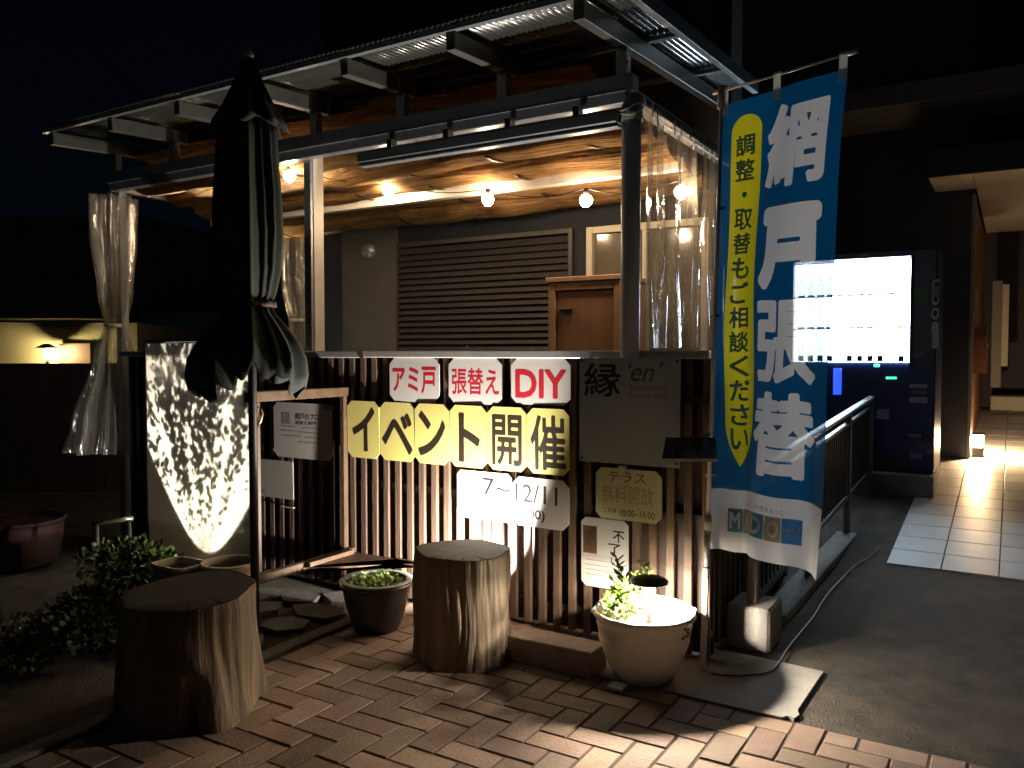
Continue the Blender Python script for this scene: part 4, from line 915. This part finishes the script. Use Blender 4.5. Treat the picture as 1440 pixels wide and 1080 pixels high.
bunch('tied clear curtain hanging at the left front corner of the terrace', [(.125, zz(278), 0), (.12, zz(330), -.01), (.09, zz(410), 0.0), (.058, zz(458), .0), (.10, zz(500), -.02), (.17, zz(600), -.07), (.19, zz(636), -.09)], (lc.x, lc.y), 5, 3)
rc = at(413, 400, Y=4.85); Dl = (rc - CAMP).dot(FWD); zz2 = lambda y_: at(413, y_, D=Dl).z
bunch('tied clear curtain at the rear left corner, right of the parasol', [(.10, zz2(332), 0), (.08, zz2(400), .0), (.06, zz2(450), .03), (.09, zz2(520), .03), (.12, zz2(600), .03)], (rc.x, rc.y), 6, 2)

# ================================================================== RAILING, FOOTING, CABLE
rl = thing('metal_railing', 'dark metal railing beside the ramp behind the banner', 'railing', (-1.0, 5, 0))
alr = mat('railing_metal', (.30, .31, .33), .3, .8, noise=.15, nscale=8)
RX = -1.0
def rtz(y): return .80 + .047 * (y - 3.75)
MB().bar((RX, 3.7, rtz(3.7)), (RX, 7.35, rtz(7.35)), .05, .035, .008).build('handrail', alr, rl)
dkr = mat('railing_dark', (.06, .06, .065), .35, .6)
for y in (3.75, 5.0, 6.25, 7.32): MB().box((RX - .022, y - .022, rampz(y) if y > 4 else .2), (RX + .022, y + .022, rtz(y) - .018), .003).build('post', mat('post_brown', (.22, .19, .16), .5, .2), rl)
MB().bar((RX, 3.8, rtz(3.8) - .60), (RX, 7.3, rtz(7.3) - .60), .03, .03).build('bottom_rail', dkr, rl)
MB().bar((RX, 3.8, rtz(3.8) - .08), (RX, 7.3, rtz(7.3) - .08), .03, .02).build('upper_rail', dkr, rl)
y = 3.85; bm1 = MB().box((-.006, -.006, 0), (.006, .006, .5)).mesh('baluster', dkr)
while y < 7.28:
    inst('baluster', bm1, rl, (RX, y, rtz(y) - .585)); y += .075
fo = at(1035, 915, Z=0)
f0, f1 = at(1032, 918, Z=0), at(1083, 925, Z=0)
MB().box((-1.10, 3.66, 0), (-.90, 3.90, .2), .012).build('concrete_footing', M_CONC(), loc=(-1.0, 3.72, 0), label='rough concrete footing under the first railing post', cat='footing')
MB().box((-1.07, 4.1, 0), (-.93, 7.2, .05), .005).build('ramp_kerb', M_CONC(), kind='structure')
cpx = [(1000, 948), (1040, 950), (1080, 945), (1096, 930), (1105, 915), (1122, 893), (1143, 868), (1155, 848), (1168, 830), (1185, 812), (1205, 793), (1222, 784), (1241, 773)]
cp = [at(a, b, Z=.012) for a, b in cpx]; cq = []
for i in range(len(cp) - 1):
    p_1 = cp[max(0, i - 1)]; p0_, p1_, p2_ = cp[i], cp[i + 1], cp[min(len(cp) - 1, i + 2)]
    for k in range(4):
        t = k / 4; cq.append(.5 * ((2 * p0_) + (-p_1 + p1_) * t + (2 * p_1 - 5 * p0_ + 4 * p1_ - p2_) * t * t + (-p_1 + 3 * p0_ - 3 * p1_ + p2_) * t ** 3))
cq.append(cp[-1])
MB().tube([(p.x, p.y, max(.012, rampz(p.y) + .012)) for p in cq], .004, 8).build('power_cable', mat('grey_cable', (.12, .11, .11), .35), loc=cq[0], label='grey cable snaking over the asphalt from the banner pole', cat='cable')

# ================================================================== VENDING MACHINE
VY = 7.5; vx0, vx1 = at(1117, 500, Y=VY).x, at(1316, 500, Y=VY).x; vz0 = .345; vz1 = at(1240, 352, Y=VY).z
vd = thing('vending_machine', 'dark blue drinks vending machine with bright white display', 'vending machine', (vx0, VY, vz0))
vb = mat('machine_blue', (.012, .03, .13), .35, coat=.4)
MB().box((vx0, VY, vz0), (vx1, VY + .7, vz1), .012).build('body', vb, vd)
dx0, dx1 = at(1115, 440, Y=VY).x + .02, at(1281, 440, Y=VY).x; dz1, dz0 = at(1230, 365, Y=VY).z, at(1230, 510, Y=VY).z
ds_ = MB().box((dx0, VY - .006, dz0), (dx1, VY - .001, dz1)).build('display', emis('display_glow', (.68, .84, 1), 29), vd)
for z_ in (0, .333, .65, .985):
    z0_ = dz0 + (dz1 - dz0) * z_; MB().box((dx0, VY - .07, z0_ - .004), (dx1, VY - .007, z0_ + .004)).build('shelf', M_WHITE(), ds_)
cols = [(.1, .5, .2), (.6, .1, .1), (.7, .6, .2), (.15, .25, .6), (.7, .7, .7), (.4, .2, .1), (.1, .4, .45)]
cms = []
for k, cc_ in enumerate(cols): cms.append(MB().lathe([(.001, 0), (.026, 0), (.03, .008), (.03, .105), (.02, .135), (.012, .16), (.012, .18), (.001, .18)], n=14).mesh('bottle', sheer('can_%d' % k, tuple(.4 + .6 * q for q in cc_), 'x', clear=.75, gloss=.05)))
for r_ in range(3):
    for k in range(11):
        if random.random() < .12: continue
        inst('bottle', cms[(k * 3 + r_ * 2) % 7], vd, (dx0 + .06 + k * (dx1 - dx0 - .1) / 10.4, VY - .04, dz0 + (dz1 - dz0) * (.0, .333, .65)[r_] + .005))
strip = MB().box((-.03, -.006, 0), (.03, 0, .012)).mesh('price_strip', mat('strip_grey', (.05, .05, .06), .5)); tagb = MB().box((-.022, -.006, 0), (.022, 0, .05)).mesh('price_button', MATS['strip_grey'])
for r_ in range(3):
    for k in range(11):
        if r_ < 2 and k % 5 == 4: continue
        inst('price_strip' if r_ else 'price_button', strip if r_ else tagb, vd, (dx0 + .07 + k * (dx1 - dx0 - .13) / 10, VY - .072, dz0 + (dz1 - dz0) * (.012, .338, .655)[r_]))
MB().box((dx0 - .012, VY - .085, dz0 - .02), (dx0, VY - .001, dz1 + .015), .004).box((dx1, VY - .085, dz0 - .02), (dx1 + .012, VY - .001, dz1 + .015), .004).box((dx0, VY - .085, dz1 + .005), (dx1, VY - .001, dz1 + .018), .004).build('display_frame', vb, vd)
P = lambda px_, py_, o=.004: at(px_, py_, Y=VY - o)
def vpatch(a, b, c_, d, m, nm, th=.006):
    p, q__ = P(a, b), P(c_, d); return MB().box((p.x, VY - th, q__.z), (q__.x, VY - .0012, p.z), .001).build(nm, m, vd)
lab = mat('machine_label', (.32, .36, .45), .4)
vpatch(1279, 540, 1304, 546, lab, 'label'); vpatch(1281, 549, 1303, 554, mat('label_blue', (.16, .2, .35), .4), 'label'); vpatch(1279, 558, 1304, 567, lab, 'label')
vpatch(1281, 404, 1305, 428, mat('green_sticker', (.02, .16, .07), .4), 'sticker')
vpatch(1233, 575, 1250, 590, lab, 'label'); vpatch(1278, 610, 1295, 615, mat('coin_tray', (.35, .24, .16), .4), 'coin_tray', .03); vpatch(1279, 636, 1297, 646, mat('label_blue', (.16, .2, .35), .4), 'label')
vpatch(1190, 640, 1270, 660, M_DARK(), 'delivery_flap', .02); vpatch(1282, 494, 1300, 503, mat('label_blue', (.16, .2, .35), .4), 'coin_slot')
vpatch(1229, 512, 1237, 516, emis('green_led', (.05, 1, .35), 3), 'indicator', .008)
for k in range(5): vpatch(1246 + k * 3.1, 530, 1248.3 + k * 3.1, 533, emis('green_led', (.05, 1, .35), 3), 'digit', .008)
vpatch(1172, 518, 1183, 555, emis('blue_light', (.02, .1, 1), 1.2), 'side_light', .008)
lt = MB()
p, q__ = P(1311, 378), P(1320, 470)
lettering(lt, '8', (0, .0, 1, 1), lambda u, v: (p.x + (q__.x - p.x) * u, VY - .005, q__.z + .30 + .09 * v), .04, 20)
for k in range(4): lettering(lt, 'CO○8'[k], (0, 0, 1, 1), lambda u, v: (p.x + (q__.x - p.x) * u, VY - .005, P(0 + 1315, 400 + k * 20).z - .055 + .1 * v), .06, 18)
lt.build('emblem', mat('emblem_white', (.6, .6, .62), .4), vd)
vpatch(1311, 468, 1320, 490, mat('emblem_white', (.6, .6, .62), .4), 'label')
MB().box((vx0 - .1, VY - .12, 0), (vx1 + .01, VY + .8, vz0 - .002), .006).build('machine_plinth', M_CONC(), loc=(vx0, VY, 0), label='low concrete plinth under the vending machine', cat='plinth')

# ================================================================== BUILDING BEHIND, CANOPY, PORCH
BY = 9.0; bxr = at(1362, 500, Y=BY).x
bb = thing('entrance_building', 'dark building with wood clad entrance side wall at right', 'building', (-1, BY, 0))
dw = mat('dark_siding', (.05, .05, .065), .75, noise=.2, nscale=3, bump=.2, bscale=20)
MB().box((-4.6, BY, 0), (bxr, BY + 3.4, 6.2)).build('wall', dw, bb)
MB().box((bxr + .002, BY + .02, .25), (bxr + .03, BY + .32, 2.86)).build('corner_trim', mat('corner_grey', (.3, .27, .24), .6), bb)
cladm = mat('clad_wood', (.33, .15, .085), .5, noise=.35, nscale=3, stretch=(5, 5, .6), rnd=.1)
for k in range(19):
    y0_ = BY + .33 + k * .16; MB().box((bxr + .002, y0_, .3), (bxr + .022, y0_ + .152, 2.86), .003).build('cladding_board', cladm, bb)
MB().box((bxr + .003, BY + 3.41, .3), (3.5, BY + 3.5, 6)).build('rear_wall', dw, bb)
sf0 = at(1305, 250, Z=2.9)
cn = thing('entrance_canopy', 'pale entrance canopy soffit jutting over the tiled ramp', 'canopy', (0, 9, 2.9))
MB().box((bxr + .035, sf0.y, 2.9), (3.5, 12.39, 3.08), .004).build('soffit', mat('soffit_cream', (.62, .55, .45), .7, noise=.08, nscale=2), cn)
MB().box((sf0.x, sf0.y, 2.902), (bxr + .034, BY - .003, 3.08), .004).build('soffit_corner', MATS['soffit_cream'], cn)
MB().box((sf0.x - .02, sf0.y - .03, 2.895), (3.5, sf0.y - .001, 3.14), .004).build('fascia', dw, cn)
MB().box((-2.3, BY - .9, 3.55), (1.5, BY - .002, 3.75), .01).build('upper_eave', mat('eave_grey', (.14, .13, .12), .8), loc=(-.5, BY, 3.5), label='dim grey upper eave of the building above the vending machine', cat='eave')
mb_ = at(1377, 492, D=9.2)
mbx = thing('wall_mailbox', 'round topped reddish mailbox on the wood clad wall', 'mailbox', (bxr + .03, mb_.y, mb_.z))
my = 9.75
pf2 = [(0, -.26), (.0, .12)]; mm = MB(); nn = 14; outl = [(-.16, -.24), (.16, -.24)] + [(.16 * cos(pi * k / nn), .10 + .13 * sin(pi * k / nn)) for k in range(nn + 1)]
zc = at(1376, 492, X=bxr + .08).z; yc = at(1376, 492, X=bxr + .08).y
yc = min(max(yc, 9.5), 11); zc = 1.38
mm.add([(bxr + .024, yc + a, zc + b) for a, b in outl] + [(bxr + .14, yc + a, zc + b) for a, b in outl], [tuple(range(len(outl))), tuple(range(2 * len(outl) - 1, len(outl) - 1, -1))] + [(i, i + len(outl), (i + 1) % len(outl) + len(outl), (i + 1) % len(outl)) for i in range(len(outl))])
mm.build('box', mat('mailbox_red', (.26, .10, .06), .35, coat=.3), mbx)
MB().box((bxr + .141, yc - .1, zc + .02), (bxr + .15, yc + .1, zc + .05)).build('slot', brass, mbx)
MB().box((bxr + .024, 9.5, 1.75), (bxr + .05, 9.56, 1.98), .003).build('intercom', mat('intercom_white', (.7, .66, .6), .4), loc=(bxr + .03, 9.5, 1.75), label='narrow pale intercom plate on the wood clad wall above the mailbox', cat='intercom')
lb_ = at(1375, 637, Y=9.15); lz = rampz(9.15)
lpx = at(1376, 600, Y=9.15).x
bo = thing('bollard_lamp', 'short glowing bollard lamp on the tiles at the entrance', 'lamp', (lpx, 9.15, lz))
MB().box((lpx - .05, 9.10, lz + .008), (lpx + .05, 9.2, lz + .10), .008).build('base', M_DARK(), bo)
MB().box((lpx - .046, 9.104, lz + .102), (lpx + .046, 9.196, lz + .215), .012).build('globe', emis('bollard_glow', (1, .66, .34), 600), bo)
MB().box((lpx - .055, 9.095, lz + .217), (lpx + .055, 9.205, lz + .232), .004).build('cap', M_DARK(), bo)
# things by the rear wall
rr0 = at(1393, 560, Y=11.8); rr1 = at(1470, 560, Y=11.8)
cv = thing('covered_bench', 'grey covered low bench against the rear of the porch', 'bench', (rr0.x, 11.8, rampz(11.8)))
MB().box((rr0.x, 11.75, at(1400, 577, Y=11.8).z), (rr0.x + 1.8, 12.3, at(1400, 557, Y=11.8).z), .01).build('seat', mat('bench_grey', (.45, .42, .38), .7), cv)
MB().grid(lambda u, v: (rr0.x + 1.8 * u, 11.74 - .02 * sin(30 * u), rampz(11.8) + .02 + (at(1400, 577, Y=11.8).z - rampz(11.8) - .02) * v + .01 * sin(9 * u)), 40, 4).build('cover', mat('cover_cloth', (.10, .10, .08), .8), cv)
for (pxa, pxb, ya, yb, lab_) in ((1396, 1407, 395, 545, 'wide grey upright post beside the wood clad wall'), (1410, 1417, 400, 515, 'slim pale upright post right of the wide grey one')):
    a, b = at(pxa, ya, Y=11.4), at(pxb, yb, Y=11.4)
    MB().box((a.x, 11.4, b.z), (b.x, 11.46, a.z), .004).build('upright_post', mat('post_pale' if pxa > 1400 else 'post_grey', (.45, .42, .34) if pxa > 1400 else (.16, .15, .14), .6), loc=(a.x, 11.4, b.z), label=lab_, cat='post')

# ================================================================== LEFT: NEIGHBOUR HOUSE, GARDEN, SKY WIRE
NX = 9.5
nh = thing('neighbour_house', 'distant cream walled house with lit wall lamp at far left', 'house', at(60, 480, D=11))
pL, pR = at(-120, 480, D=11), at(193, 480, D=10.4); d_ = (pR - pL).normalized()
creamm = mat('cream_wall', (.55, .5, .32), .85, noise=.15, nscale=3, bump=.3, bscale=30)
MB().add([(pL.x, pL.y, 0), (pR.x, pR.y, 0), (pR.x, pR.y, 1.72), (pL.x, pL.y, 1.75)] + [(pL.x - 3, pL.y + 4, 0), (pR.x - 3, pR.y + 4, 0), (pR.x - 3, pR.y + 4, 1.72), (pL.x - 3, pL.y + 4, 1.75)], [(0, 1, 2, 3), (1, 5, 6, 2), (0, 3, 7, 4), (5, 4, 7, 6)]).build('wall', creamm, nh)
MB().bar((pL.x, pL.y - .2, 1.86), (pR.x, pR.y - .2, 1.83), .9, .16).build('eave', M_DARK(), nh)
MB().bar((pL.x - 1, pL.y + 1.5, 2.6), (pR.x - 1, pR.y + 1.5, 2.6), 2.6, 1.2).build('roof', mat('dark_tiles', (.03, .03, .035), .8), nh)
da, db = at(84, 480, D=10.55), at(128, 480, D=10.45)
dvec = (db - da).normalized(); nl = Vector((dvec.y, -dvec.x, 0))
MB().bar(Vector((da.x, da.y, .75)), Vector((db.x, db.y, .75)), .04, 1.42).build('door', mat('door_brown', (.16, .07, .04), .6), nh)
lm_ = at(66, 497, D=10.35)
wl_ = thing('wall_lamp', 'lit wall lamp on a dark bracket on the cream house', 'lamp', lm_)
MB().lathe([(.001, -.05), (.03, -.045), (.045, -.01), (.04, .03), (.02, .05), (.001, .055)], lm_, 16).build('globe', emis('wall_lamp_glow', (1, .78, .36), 420), wl_)
MB().tube([lm_ + Vector((0, 0, -.05)), lm_ + Vector((0, 0, -.2))], .02, 8).build('bracket', M_DARK(), wl_)
MB().lathe([(.14, .07), (.04, .12), (.001, .125)], lm_, 16).build('shade', M_DARK(), wl_)
fa_, fb_ = at(-200, 512, D=7.6), at(205, 512, D=7.9)
dkf = thing('garden_fence', 'black board fence in front of the cream house', 'fence', (fa_.x, fa_.y, 0))
nb_ = 26
for k in range(nb_):
    a = fa_.lerp(fb_, k / nb_); b = fa_.lerp(fb_, (k + .94) / nb_); MB().bar(Vector((a.x, a.y, .62)), Vector((b.x, b.y, .62)), .02, 1.245).build('board', mat('fence_dark', (.03, .022, .02), .8), dkf)
# garden plants
def bush(label, c, r, h, n, s, seed, m, cat='shrub'):
    rd = random.Random(seed); t = thing('garden_shrub', label, cat, (c[0], c[1], 0)); mb = MB(); st_ = MB()
    for k in range(14):
        a = rd.uniform(0, 6.28); tp = Vector((c[0] + r * .6 * cos(a), c[1] + r * .6 * sin(a), h * rd.uniform(.5, .85))); st_.tube([(c[0], c[1], 0), ((c[0] + tp.x) / 2, (c[1] + tp.y) / 2, tp.z * .6), tp], .003, 5, False)
    lobes = [(rd.uniform(-.5, .5) * r, rd.uniform(-.5, .5) * r, h * rd.uniform(.4, .78), rd.uniform(.35, .6)) for _ in range(7)]
    for k in range(n):
        lx_, ly_, lz_, lr_ = rd.choice(lobes); v = Vector((rd.gauss(0, 1), rd.gauss(0, 1), rd.gauss(0, 1))).normalized() * lr_ * rd.uniform(.6, 1.05)
        p = Vector((c[0] + lx_ + v.x * r, c[1] + ly_ + v.y * r, max(.02, lz_ + v.z * h * .6)))
        leaf(mb, p, Vector((v.x, v.y, v.z + rd.uniform(-.3, .5))), s * rd.uniform(.6, 1.3), .38, Vector((rd.uniform(-1, 1), rd.uniform(-1, 1), 1)))
    st_.build('stems', MATS['bark'], t, kind='stuff'); mb.build('foliage', m, t, kind='stuff')
gl1 = mat('garden_leaf', (.03, .05, .016), .5, noise=.4, nscale=12)
c = at(185, 830, D=4.3); bush('bright green bush left of the glowing panel', (c.x, c.y), .26, .36, 1600, .035, 21, mat('fresh_leaf', (.06, .10, .016), .45, noise=.3, nscale=10))
c = at(120, 880, D=3.7); bush('dark leafy shrub behind the leaning stump', (c.x, c.y), .30, .26, 1500, .03, 22, gl1)
c = at(50, 905, D=3.5); bush('low dark shrub with small pale leaves at the left picture edge', (c.x, c.y), .28, .22, 1300, .026, 23, gl1)
c = at(30, 830, D=5.2)
rp_ = roundpot('red_tub', 'dim red tub half hidden behind the dark shrubs', (c.x, c.y), .26, .2, .30, mat('red_plastic', (.02, .001, .002), .8))
a, b = at(130, 737, D=4.7), at(187, 729, D=4.75)
mr_ = thing('metal_pipe_rest', 'short shiny pipe on black legs left of the panel', 'pipe', (a.x, a.y, 0))
MB().tube([a, a.lerp(b, .5), b], .012, 12).build('pipe', mat('shiny_pipe', (.6, .55, .45), .2, .9), mr_)
for p in (a.lerp(b, .1), a.lerp(b, .9)): MB().tube([p, (p.x, p.y, 0)], .012, 8).build('leg', M_DARK(), mr_)
w0, w1 = at(90, 20, D=14), at(260, 190, D=18)
MB().tube([w0 + (w0 - w1) * .6, w0.lerp(w1, .5) - Vector((0, 0, .1)), w1 + (w1 - w0) * .5], .012, 6).build('overhead_wire', M_DARK(), loc=w0, label='thin black overhead wire crossing the night sky at left', cat='wire')
